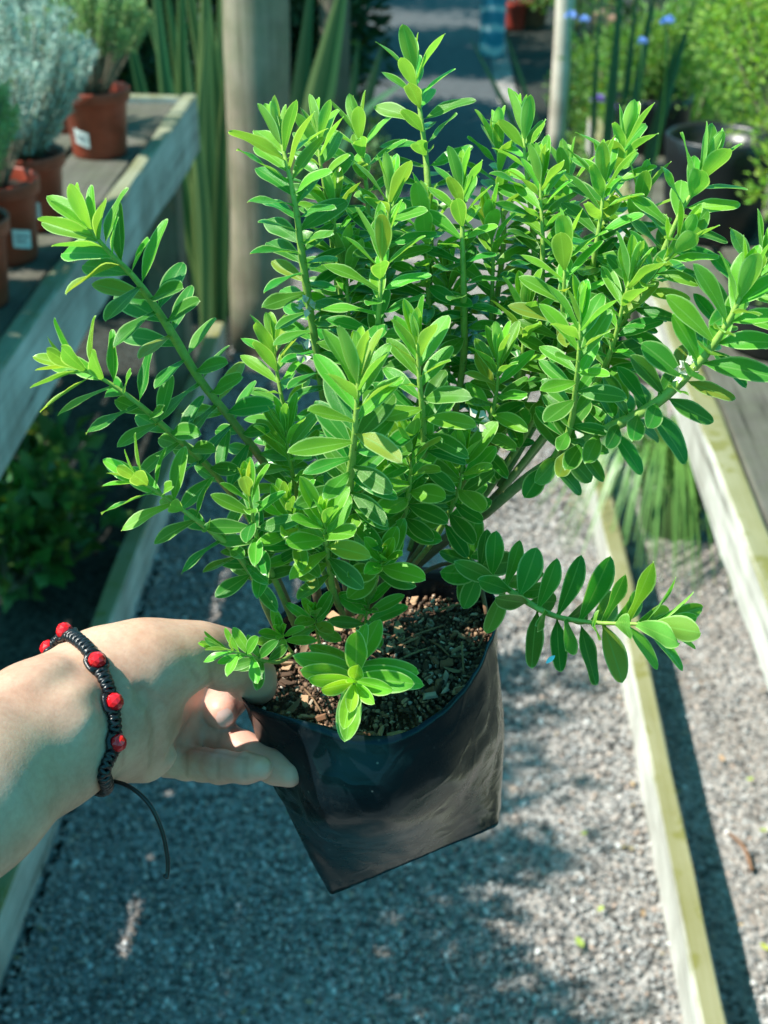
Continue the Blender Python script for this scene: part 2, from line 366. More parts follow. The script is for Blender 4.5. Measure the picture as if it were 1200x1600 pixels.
def lathe(prof, c, seg=32, wob=0):
    c = np.array(c, float); V = []; F = []
    for i, (r, z) in enumerate(prof):
        for j in range(seg):
            a = 2*math.pi*j/seg; V.append(c+np.array([r*math.cos(a), r*math.sin(a), z]))
    for i in range(len(prof)-1):
        for j in range(seg): F.append((i*seg+j, i*seg+(j+1) % seg, (i+1)*seg+(j+1) % seg, (i+1)*seg+j))
    return V, F
def pot(root, c, r, h, m='terracotta', label_ang=None, soil=True):
    prof = [(.0, .0), (r*.80, 0), (r*.82, .006), (r*.93, h*.80), (r*.94, h*.805), (r*1.02, h*.815), (r*1.04, h*.83), (r*1.06, h*.985), (r*1.05, h), (r*1.0, h), (r*.985, h*.98), (r*.93, h*.8), (r*.8, .01)]
    V, F = lathe(prof, c); build('pot', V, F, M[m], root)
    if soil:
        V, F = lathe([(.0, h*.86+.004), (r*.3, h*.865), (r*.6, h*.86), (r*.97, h*.85)], c)
        V = [v+np.array([0, 0, .006*noise.noise(v*60)]) for v in V]; build('soil', V, F, M['potsoil'], root)
    if label_ang is not None:
        a0 = label_ang; V = []; V2 = []; F = []
        for i in range(7):
            a = a0+(i-3)*.095
            for z in (.22, .45):
                zz = z*h+(i-3)*-.012*h; rr = r*(.82+.11*z/.8)+.0015; V.append(np.array(c)+np.array([rr*math.cos(a), rr*math.sin(a), zz]))
        for i in range(6): F.append((2*i, 2*i+2, 2*i+3, 2*i+1))
        lo = build('label', V, F, M['label'], root)
        for (z0, i0, i1) in ((.36, 1, 5), (.30, 1, 4)):
            V2 = []; F2 = []
            for i in range(i0, i1+1):
                a = a0+(i-3)*.095
                for z in (z0, z0+.022):
                    zz = z*h+(i-3)*-.012*h; rr = r*(.82+.11*z/.8)+.0028; V2.append(np.array(c)+np.array([rr*math.cos(a), rr*math.sin(a), zz]))
            for i in range(i1-i0): F2.append((2*i, 2*i+2, 2*i+3, 2*i+1))
            build('label_print', V2, F2, M['labelink'], lo)
def feathery(root, c, h, spread, nst, m, stemm, leafL, dens, bare=.25, W=.25):
    """many thin stems from c, each clothed in fine leaflets"""
    g = G(); PP = []; DD = []
    for k in range(nst):
        a = random.random()*6.283; q = math.sqrt(random.random()); rr = q*spread; hh = h*(1-.45*q*q)*random.uniform(.8, 1.05)
        tip = np.array(c)+np.array([rr*math.cos(a), rr*math.sin(a), hh]); b0 = np.array(c)+np.array([rr*.15*math.cos(a), rr*.15*math.sin(a), 0])
        mid = (b0+tip)/2+np.array([rr*.15*math.cos(a), rr*.15*math.sin(a), h*.08]); S = spline([b0, mid, tip], 14)
        V, F, U = tube(S[::2], np.linspace(.0026, .001, 7)*h/.3, 5); g.add(V, F, U)
        t = rng.uniform(bare, 1, dens); idx = np.clip((t*13).astype(int), 0, 12); fr = (t*13-idx)[:, None]
        p = S[idx]*(1-fr)+S[idx+1]*fr; ax = S[idx+1]-S[idx]; ax /= np.linalg.norm(ax, axis=1)[:, None]
        d = rng.normal(size=(dens, 3)); d /= np.linalg.norm(d, axis=1)[:, None]; d = d+ax*.7+np.array([0, 0, .25])
        PP.append(p+d*leafL*.3*rng.random((dens, 1))); DD.append(d)
    g.done('stems', stemm, root)
    cloud('foliage', np.vstack(PP), np.vstack(DD), leafL*rng.uniform(.6, 1.2, len(PP)*dens), leafL*W, m, root)
M['silver'] = leaf_mat('silver_foliage', (.42, .56, .50), (.46, .58, .52), (0, 0, 0), (0, 0, 0), .2, .6, .5, (1, 1, .9), False)
M['sagey'] = leaf_mat('sage_foliage', (.26, .42, .16), (.30, .44, .22), (0, 0, 0), (0, 0, 0), .25, .6, .5, (1.1, 1.1, .6), False)
M['conifer'] = leaf_mat('fresh_foliage', (.26, .46, .05), (.28, .46, .09), (0, 0, 0), (0, 0, 0), .42, .5, .6, None, False)
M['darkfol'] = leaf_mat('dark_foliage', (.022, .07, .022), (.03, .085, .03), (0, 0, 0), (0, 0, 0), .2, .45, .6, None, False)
M['weed'] = leaf_mat('weed_foliage', (.05, .15, .025), (.07, .17, .04), (0, 0, 0), (0, 0, 0), .25, .5, .5, None, False)
M['midfol'] = leaf_mat('garden_foliage', (.14, .30, .055), (.17, .32, .08), (0, 0, 0), (0, 0, 0), .4, .5, .6, None, False)
M['stemgrey'] = plain('woody_grey_stem', (.20, .17, .12), .85, .2)
ZB = .7400
def bench_plant(px, py, r, h, m, spread, ph, nst, dens, leafL, label, ang=None, bare=.25, z=ZB, pm='terracotta', off=None, W=.25):
    c = atz(px, py, z) if off is None else np.array(off, float)
    root = empty('potted_plant', c, label, 'potted plant', 'red pots on the left bench')
    pot(root, c, r, h, pm, ang); feathery(root, c+np.array([0, 0, h*.85]), ph, spread, nst, M[m], M['stemgrey'], leafL, dens, bare, W)
bench_plant(157, 240, .068, .135, 'sagey', .135, .28, 48, 200, .013, 'red pot with white label and feathery grey green plant nearest the bench end', math.radians(-112), .42)
bench_plant(52, 350, .066, .130, 'silver', .150, .30, 70, 260, .014, 'red pot with white label and bushy silver blue plant', math.radians(-75), .12)
bench_plant(0, 0, .066, .130, 'silver', .12, .28, 30, 150, .013, 'partly hidden red pot behind the two labelled pots', None, .3, off=(-.83, 3.12, ZB))
bench_plant(0, 0, .068, .135, 'silver', .11, .27, 30, 150, .013, 'red pot cut off by the left photo edge below the silver plant', math.radians(-40), .35, off=(-.722, 2.235, ZB))
bench_plant(0, 0, .068, .135, 'sagey', .12, .30, 36, 170, .013, 'red pot at the lower left end of the visible row on the bench', None, .3, off=(-.712, 2.02, ZB))
for k, (x, y) in enumerate(((-.78, 1.62), (-.75, 1.36), (-.80, 1.10), (-.76, .84), (-1.0, 1.75), (-1.02, 1.25), (-1.0, 2.1))):  # unseen pots beside the camera, added to throw shade on the path
    bench_plant(0, 0, .07, .14, 'sagey' if k % 2 else 'silver', .16, .36, 34, 150, .016, 'unseen red pot on the left bench added for shade, %s' % ('first before the visible row', 'second before the visible row', 'third before the visible row', 'fourth before the visible row', 'rear row beside the first', 'rear row beside the third', 'rear row farthest along')[k], None, .2, off=(x, y, ZB), W=.4)

for k, (x, y, hgt) in enumerate(((-1.08, .35, 1.0), (-1.12, .75, 1.15), (-1.06, 1.12, 1.1), (-1.14, 1.5, 1.15), (-1.10, 1.9, 1.05), (-1.3, 1.7, 1.3))):  # unseen tall plants, added to cast dappled shade across the gravel
    bench_plant(0, 0, .075, .15, 'sagey', .24, hgt, 30, 46, .05, 'unseen tall airy potted plant added for shade at bench back, %s from the camera end' % ('first', 'second', 'third', 'fourth', 'last', 'fifth')[k], None, .3, off=(x, y, ZB), W=.5)
def strap_leaf(base, tip, bend, W, m, name, parent, fold=.35, n=14, twist=0, side=None):
    base = np.array(base); tip = np.array(tip); mid = (base+tip)/2+np.array(bend); S = spline([base, mid, tip], n); T, E, B = frames(S)
    ax = np.array(side) if side is not None else np.cross(tip-base, [0, 1, .2]); ax = ax/np.linalg.norm(ax)
    V = []; U = []; F = []
    for i, p in enumerate(S):
        q = i/(n-1); s = ax-T[i]*(ax@T[i]); s /= np.linalg.norm(s); nn = np.cross(s, T[i])
        ang = twist*q; s, nn = s*math.cos(ang)+nn*math.sin(ang), nn*math.cos(ang)-s*math.sin(ang)
        wd = W*min(1, .5+q*2)*min(1, ((1-q)*2.2+.02))**.8
        for k in (-1, -.5, 0, .5, 1): V.append(p+s*k*wd/2+nn*abs(k)*fold*wd/2); U.append(((k+1)/2, q))
    for i in range(n-1):
        for k in range(4): F.append((i*5+k, i*5+k+1, i*5+k+6, i*5+k+5))
    return build(name, V, F, m, parent, True, uv=U)
def striped(name, mid, edge, lo=.45, hi=.6):
    m, n, b, out = mat(name); uv = N(n, 'ShaderNodeUVMap'); sx = N(n, 'ShaderNodeSeparateXYZ'); n.links.new(uv.outputs[0], sx.inputs[0])
    av = math_(n, 'ABSOLUTE', math_(n, 'MULTIPLY_ADD', sx.outputs[0], 2, -1)); wv = noise_(n, 40, uv.outputs[0], 2)
    av = math_(n, 'ADD', av, math_(n, 'MULTIPLY_ADD', wv.outputs[0], .2, -.1))
    col = ramp(n, av, [(lo, mid), (hi, edge)]); n.links.new(col, b.inputs['Base Color']); b.inputs['Roughness'].default_value = .4
    t = N(n, 'ShaderNodeBsdfTranslucent'); n.links.new(col, t.inputs[0]); mx = N(n, 'ShaderNodeMixShader'); mx.inputs[0].default_value = .2
    n.links.new(b.outputs[0], mx.inputs[1]); n.links.new(t.outputs[0], mx.inputs[2]); n.links.new(mx.outputs[0], out.inputs[0]); return m
M['flax'] = striped('variegated_flax', (.05, .15, .055), (.26, .36, .13))
M['flaxdark'] = striped('dark_flax', (.035, .12, .055), (.07, .18, .08), .7, .95)
# flax clump between bench end and post
fc = np.array([-.86, 3.95, 0]); fx = empty('flax_plant', fc, 'tall variegated strap leaved flax between bench end and thick post', 'plant')
def Dp(x, y, Y):    # pixel at world depth Y
    r = FW + RT*(x-600)/FPX + UP*(800-y)/FPX; return CAM+r*(Y/r[1])
for (bx, by, tx, ty, Y, W) in [(330, 480, 205, -60, 3.75, .05), (335, 470, 232, -120, 3.72, .055), (330, 500, 268, -160, 3.8, .05), (340, 520, 300, -150, 3.7, .055), (345, 520, 322, -170, 3.66, .055), (350, 520, 338, -170, 3.85, .05), (320, 480, 280, -120, 3.95, .05), (310, 450, 250, -80, 4.0, .05), (325, 470, 345, -120, 3.98, .05), (315, 470, 300, -60, 3.9, .04), (330, 510, 322, 30, 3.62, .05), (320, 520, 290, 60, 3.6, .04), (345, 540, 355, 60, 3.66, .04), (300, 480, 180, -40, 4.15, .05)]:
    b0 = Dp(bx, by+60, Y+.1); strap_leaf(b0, Dp(tx, ty, Y), (random.uniform(-.03, .05), random.uniform(-.03, .03), 0), W*random.uniform(.7, 1), M['flax'], 'leaf', fx, side=(1, .3+random.uniform(-.3, .5), 0))
f2 = empty('flax_plant', (-.2, 4.6, 0), 'dark striped flax leaves right of the thick post', 'plant')
for (bx, by, tx, ty, Y, W, mm) in [(455, 220, 545, -60, 4.1, .085, 'flax'), (440, 300, 490, -60, 4.3, .06, 'flaxdark'), (480, 260, 640, 120, 4.4, .07, 'flaxdark'), (500, 300, 600, 60, 4.6, .06, 'flaxdark'), (520, 350, 560, 60, 4.7, .06, 'flaxdark')]:
    bend = (-.02, 0, .12) if tx == 640 else (0, 0, .0)
    strap_leaf(Dp(bx, by+120, Y+.15), Dp(tx, ty, Y), bend, W, M[mm], 'leaf', f2, side=(1, .2, 0) if tx != 640 else (0, 1, .3))
# iris-like leaves on the right, in front of the bushes
f3 = empty('iris_plant', (.5, 4.3, 0), 'upright dark sword leaved plant beside the far path', 'plant')
for (bx, by, tx, ty, Y, W) in [(890, 400, 735, 60, 4.2, .022), (895, 390, 790, 50, 4.1, .020), (930, 390, 975, -80, 3.9, .030), (945, 390, 1000, -60, 3.95, .022), (960, 400, 1030, -60, 3.85, .030), (975, 400, 1090, -10, 3.8, .034), (920, 390, 940, -40, 4.0, .016), (985, 400, 1062, 40, 3.8, .02), (955, 400, 1015, 30, 3.75, .02)]:
    strap_leaf(Dp(bx, by, Y), Dp(tx, ty, Y), (random.uniform(-.01, .01), 0, .02), W, M['flaxdark'], 'leaf', f3, side=(1, .2, 0))

def bush(name, c, rad, n, leafL, W, m, label, cat='shrub', trunk=True, top=None, group=None):
    c = np.array(c, float); rad = np.array(rad, float); root = empty(name, (c[0], c[1], c[2]-rad[2]), label, cat, group)
    cl = rng.normal(size=(60, 3)); cl /= np.linalg.norm(cl, axis=1)[:, None]; cl *= rng.uniform(.25, .95, (60, 1))
    k = rng.integers(0, 60, n); d = rng.normal(size=(n, 3)); d /= np.linalg.norm(d, axis=1)[:, None]
    q = cl[k]+d*rng.uniform(.02, .30, (n, 1)); P = c+q*rad
    dirs = q*.6+d*.6+np.array([0, 0, .35])+rng.normal(size=(n, 3))*.35
    g = G(); b0 = np.array([c[0], c[1], c[2]-rad[2]])
    for j in range(0, 60, 2):
        V, F, U = tube(spline([b0+cl[j]*rad*.08, b0*.5+(c+cl[j]*rad)*.5+np.array([0, 0, -.1*rad[2]]), c+cl[j]*rad], 7), np.linspace(.006, .002, 7)*max(1, rad[2]/.3), 5); g.add(V, F, U)
    g.done('stems', M['stemgrey'], root); cloud('crown', P, dirs, leafL*rng.uniform(.6, 1.2, n), leafL*W, M[m] if isinstance(m, str) else m, root)
    return root
# right: fresh green bush in black bag on the bench, and its neighbours
def sack(root, c, r, h, m='blacksack', name='grow_bag'):
    V = []; F = []; seg = 28; prof = [(.0, 0), (.85, 0), (.95, .05), (1.0, .4), (1.03, .8), (1.08, 1.0), (1.05, 1.02), (.98, .97), (.95, .85), (0, .84)]
    for i, (q, z) in enumerate(prof):
        for j in range(seg):
            a = 2*math.pi*j/seg; nn = 1+.07*noise.noise((math.cos(a)*2.2+c[0]*9, math.sin(a)*2.2, z*2.5))+.03*noise.noise((math.cos(a)*7, math.sin(a)*7, z*5+c[0]))
            V.append(np.array(c)+np.array([q*r*nn*math.cos(a), q*r*nn*math.sin(a), z*h]))
    for i in range(len(prof)-1):
        for j in range(seg): F.append((i*seg+j, i*seg+(j+1) % seg, (i+1)*seg+(j+1) % seg, (i+1)*seg+j))
    return build(name, V, F, M[m], root)
ZR = .474
def bagged(c, r, h, crown, rad, n, leafL, W, m, label):
    c = np.array(c); root = bush('bagged_shrub', crown, rad, n, leafL, W, m, label, 'shrub', group='shrubs in black bags on the right')
    sack(root, c, r, h)
bagged((.64, 3.26, ZR), .115, .23, (.86, 3.38, .93), (.36, .30, .34), 13000, .022, .38, 'conifer', 'big fresh green shrub in a black bag at the upper right')
bagged((.83, 2.92, ZR), .09, .10, (.83, 2.92, .69), (.17, .16, .15), 3600, .024, .4, 'conifer', 'small pale green shrub at the right photo edge below the big one')
bagged((.66, 2.56, ZR), .10, .10, (.70, 2.56, .60), (.09, .09, .07), 500, .02, .4, 'midfol', 'black bag with a low plant on the right bench behind the long right branch')
bagged((1.12, 3.75, ZR), .12, .2, (1.15, 3.85, 1.0), (.34, .3, .45), 8000, .024, .38, 'conifer', 'green shrub behind the big fresh shrub at the top right corner')
bagged((.60, 4.05, ZR), .10, .15, (.62, 4.10, .72), (.17, .2, .16), 3800, .022, .35, 'midfol', 'mid green shrub on the far end of the right bench behind the held plant')
# far right beds
bush('garden_shrub', (.74, 4.75, .40), (.34, .40, .40), 9500, .03, .35, 'midfol', 'loose green shrub under the blue flowers beside the pale post')
bush('garden_shrub', (1.15, 5.6, .45), (.55, .45, .48), 9000, .035, .35, 'midfol', 'leafy shrub behind the iris leaves on the right')
bush('garden_shrub', (.62, 5.9, .22), (.20, .45, .24), 3000, .03, .35, 'midfol', 'low greenery at the foot of the pale post')
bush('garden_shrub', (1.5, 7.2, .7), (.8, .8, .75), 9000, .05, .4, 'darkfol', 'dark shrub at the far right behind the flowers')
bush('garden_shrub', (.75, 8.6, .3), (.3, .5, .3), 1600, .04, .4, 'midfol', 'green plant beyond the sunlit gravel at the top')
# blue and lilac flower heads
M['blue'] = plain('blue_petal', (.24, .40, .85), .6, .3, 60, .2); M['lilac'] = plain('lilac_petal', (.42, .28, .75), .6, .3, 60, .2)
def flower_head(px, py, Y, r, m, label):
    c = Dp(px, py, Y); root = empty('flower', c, label, 'flower', 'blue and lilac flowers on the right')
    n = 34; d = rng.normal(size=(n, 3)); d[:, 2] = np.abs(d[:, 2])*.8; d /= np.linalg.norm(d, axis=1)[:, None]
    o = cloud('petals', c+d*r*.35, d, r*.8, r*.5, M[m], root)
    V, F, U = tube(spline([c, c+np.array([.01, .01, -.2]), c+np.array([-.01, .02, -.45])], 6), .0025, 5); build('stalk', V, F, M['weed'], root)
flower_head(892, 26, 4.1, .017, 'blue', 'blue flower head left of a second one near the pale post')
flower_head(913, 32, 4.1, .015, 'blue', 'blue flower head just right of its twin near the pale post')
flower_head(1043, 36, 2.98, .015, 'blue', 'largest blue flower head left of the fresh green shrub')
flower_head(1003, 66, 3.5, .012, 'blue', 'small blue flower head between the sword leaves')
flower_head(933, 158, 4.2, .022, 'lilac', 'lilac flower head above the held plant')
flower_head(962, 172, 4.2, .020, 'lilac', 'small faint lilac flower right of the bigger lilac one')
# far path things: blue sack, red pot, pale stone
m, n_, b, out = mat('blue_white_plastic'); nz = noise_(n_, 9, objco(n_), 3)
wv = N(n_, 'ShaderNodeTexWave', i={'Scale': 3.2, 'Distortion': 5.}); wv.bands_direction = 'Z'; n_.links.new(objco(n_), wv.inputs[0])
n_.links.new(ramp(n_, wv.outputs[1], [(.45, (.04, .28, .42)), (.7, (.10, .42, .58)), (.93, (.6, .75, .8))]), b.inputs['Base Color']); b.inputs['Roughness'].default_value = .35; M['bluesack'] = m
c = atz(768, 88, 0); rt = empty('plastic_sack', c, 'blue and white plastic sack standing beside the far path', 'sack'); sack(rt, c, .068, .34, 'bluesack', 'sack_body')
c = atz(803, 44, 0); rt = empty('potted_plant', c, 'small bright red pot on the far path at the top', 'potted plant'); pot(rt, c, .07, .15, 'reddish'); feathery(rt, c+np.array([0, 0, .13]), .2, .12, 14, M['silver'], M['stemgrey'], .02, 60)
c = atz(833, 40, 0); rt = empty('potted_plant', c, 'dark brown pot right of the small red pot', 'potted plant'); pot(rt, c, .09, .16, 'twig'); feathery(rt, c+np.array([0, 0, .14]), .25, .14, 14, M['midfol'], M['stemgrey'], .02, 60)
c = atz(950, 58, 0); V = IV*np.array([.11, .09, .09])*(1+rng.uniform(-.12, .12, (len(IV), 1)))+c+np.array([0, 0, .08])
def subd(V, F, it=2):
    for _ in range(it):
        V = [np.array(v) for v in V]; e = {}; F2 = []
        def mp(a, b):
            k = (min(a, b), max(a, b))
            if k not in e: e[k] = len(V); V.append((V[a]+V[b])/2*1.0)
            return e[k]
        for a, b_, c_ in F: x, y, z = mp(a, b_), mp(b_, c_), mp(c_, a); F2 += [(a, x, z), (b_, y, x), (c_, z, y), (x, y, z)]
        F = F2
    return V, F
V, F = subd(V, [tuple(f) for f in IF], 2); props(build('stone', V, F, M['stone_pink'], origin=c), 'pale pinkish stone among the greenery right of the pale post', 'stone')
# dark planting behind the posts and left background
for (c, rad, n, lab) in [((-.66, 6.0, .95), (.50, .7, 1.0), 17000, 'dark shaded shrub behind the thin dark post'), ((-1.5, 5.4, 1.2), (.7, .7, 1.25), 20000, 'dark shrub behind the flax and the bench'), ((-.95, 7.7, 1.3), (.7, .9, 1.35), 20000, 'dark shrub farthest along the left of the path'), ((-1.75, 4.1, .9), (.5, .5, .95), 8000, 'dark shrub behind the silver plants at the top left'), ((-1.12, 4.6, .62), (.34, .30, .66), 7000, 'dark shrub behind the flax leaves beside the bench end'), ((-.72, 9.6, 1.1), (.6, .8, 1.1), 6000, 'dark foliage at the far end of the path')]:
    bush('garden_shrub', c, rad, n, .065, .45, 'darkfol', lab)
bush('garden_shrub', (-.30, 4.95, .20), (.16, .2, .2), 500, .035, .45, 'weed', 'little yellow green plant just right of the thick post')
# weeds under the left bench
for (px, py, s, lab) in [(60, 790, .13, 'dark broad leaved weed under the bench, upper clump'), (110, 880, .12, 'dark broad leaved weed under the bench beside the kerb'), (30, 920, .12, 'dark broad leaved weed under the bench at the left photo edge')]:
    c = atz(px, py, 0); bush('weed', (c[0]-.02, c[1], s*.9), (s, s, s*.9), 220, .06, .6, 'weed', lab, 'weed')

# grass tuft in black pot under right bench
gp = np.array([.515, 2.70, -.01]); gt = empty('grass_tuft', gp, 'drooping green grass in a black pot under the right bench', 'grass')
pot(gt, gp, .075, .13, 'blacksack')
M['grass'] = striped('grass_blade', (.09, .22, .04), (.15, .30, .07))
bl = G()
for k in range(230):
    a = random.uniform(0, 6.283); r0 = random.uniform(.0, .05); ln = random.uniform(.14, .34); b0 = gp+np.array([r0*math.cos(a), r0*math.sin(a), .12])
    out_ = np.array([math.cos(a), math.sin(a)*.9, 0]); tip = b0+out_*ln*.85+np.array([.01, -.09, random.uniform(-.14, .03)]); tip[2] = max(tip[2], .01)
    S = spline([b0, b0+out_*ln*.4+np.array([0, 0, ln*.45]), tip], 7); T, E, B = frames(S); V = []; U = []; F = []
    for i, p in enumerate(S):
        s = np.cross(T[i], [0, 0, 1.]); s /= np.linalg.norm(s)+1e-9; wd = .0030*(1-(i/6)**2*.9)
        V += [p-s*wd, p+s*wd]; U += [(0, i/6), (1, i/6)]
    for i in range(6): F.append((2*i, 2*i+1, 2*i+3, 2*i+2))
    bl.add(V, F, U)
bl.done('blades', M['grass'], gt)['kind'] = 'stuff'

# ------------------------------------------------------------------ the held plant
m, n_, b, out = mat('stem_bark'); a_ = N(n_, 'ShaderNodeAttribute', attribute_name='age')
nz = noise_(n_, 350, objco(n_), 4)
col = ramp(n_, a_.outputs['Fac'], [(0, (.30, .45, .08)), (.35, (.22, .36, .07)), (.62, (.22, .26, .10)), (.85, (.17, .13, .08)), (1, (.12, .09, .06))])
col = mixc(n_, .5, col, ramp(n_, nz.outputs[0], [(.3, (.6, .6, .55)), (.7, (1.2, 1.2, 1.1))]), 'MULTIPLY')
n_.links.new(col, b.inputs['Base Color']); b.inputs['Roughness'].default_value = .55; bump(n_, b, nz.outputs[0], .4, .0008); M['stem'] = m
HB = at(580, 1010, .615)
hp = empty('potted_shrub', at(645, 1345, .69), 'leafy green shrub in a black plastic bag held up by a hand', 'potted plant')

def leaf_shape(wr, curl, keel, tipp, bend=0., wav=.012):
    V = []; U = []; us = [0, .06, .14, .24, .35, .46, .57, .68, .79, .88, .95, 1]; nu, nv = 11, 4
    for i in range(nu+1):
        u = us[i]
        wd = wr*.5*(math.sin(math.pi*u**tipp)**.58 if 0 < u < 1 else 0)
        wd = max(wd, wr*.10*(1-u)**2 if u < .3 else .0)
        if u > .985: wd = .004
        for j in range(nv+1):
            v = -1+2*j/nv
            V.append((v*wd+bend*u*u, u, -curl*u*u+keel*abs(v)*wd+wav*math.sin(u*9+v*2)*abs(v))); U.append(((v+1)/2, u))
    F = [(i*(nv+1)+j, i*(nv+1)+j+1, (i+1)*(nv+1)+j+1, (i+1)*(nv+1)+j) for i in range(nu) for j in range(nv)]
    return np.array(V), F, U
SHAPES = [leaf_shape(.33, .06, .26, 1.26, .02), leaf_shape(.36, .12, .22, 1.36, -.03), leaf_shape(.36, .02, .32, 1.32, .0), leaf_shape(.41, .08, .20, 1.36, .02), leaf_shape(.47, .10, .16, 1.30, -.02),
          leaf_shape(.33, -.05, .42, 1.34), leaf_shape(.33, .18, .20, 1.32, .05, .025), leaf_shape(.37, .0, .15, 1.34, -.05, .03), leaf_shape(.38, .14, .32, 1.28, .03, .02)]
LM = {}
for a in range(3):
    for s, (V, F, U) in enumerate(SHAPES):
        me = bpy.data.meshes.new('leaf'); me.from_pydata([tuple(v) for v in V], [], F)
        me.polygons.foreach_set('use_smooth', [True]*len(F)); l = me.uv_layers.new(name='UVMap')
        for lp in me.loops: l.data[lp.index].uv = U[lp.vertex_index]
        me.materials.append(M['leaf%d' % a]); LM[(a, s)] = me

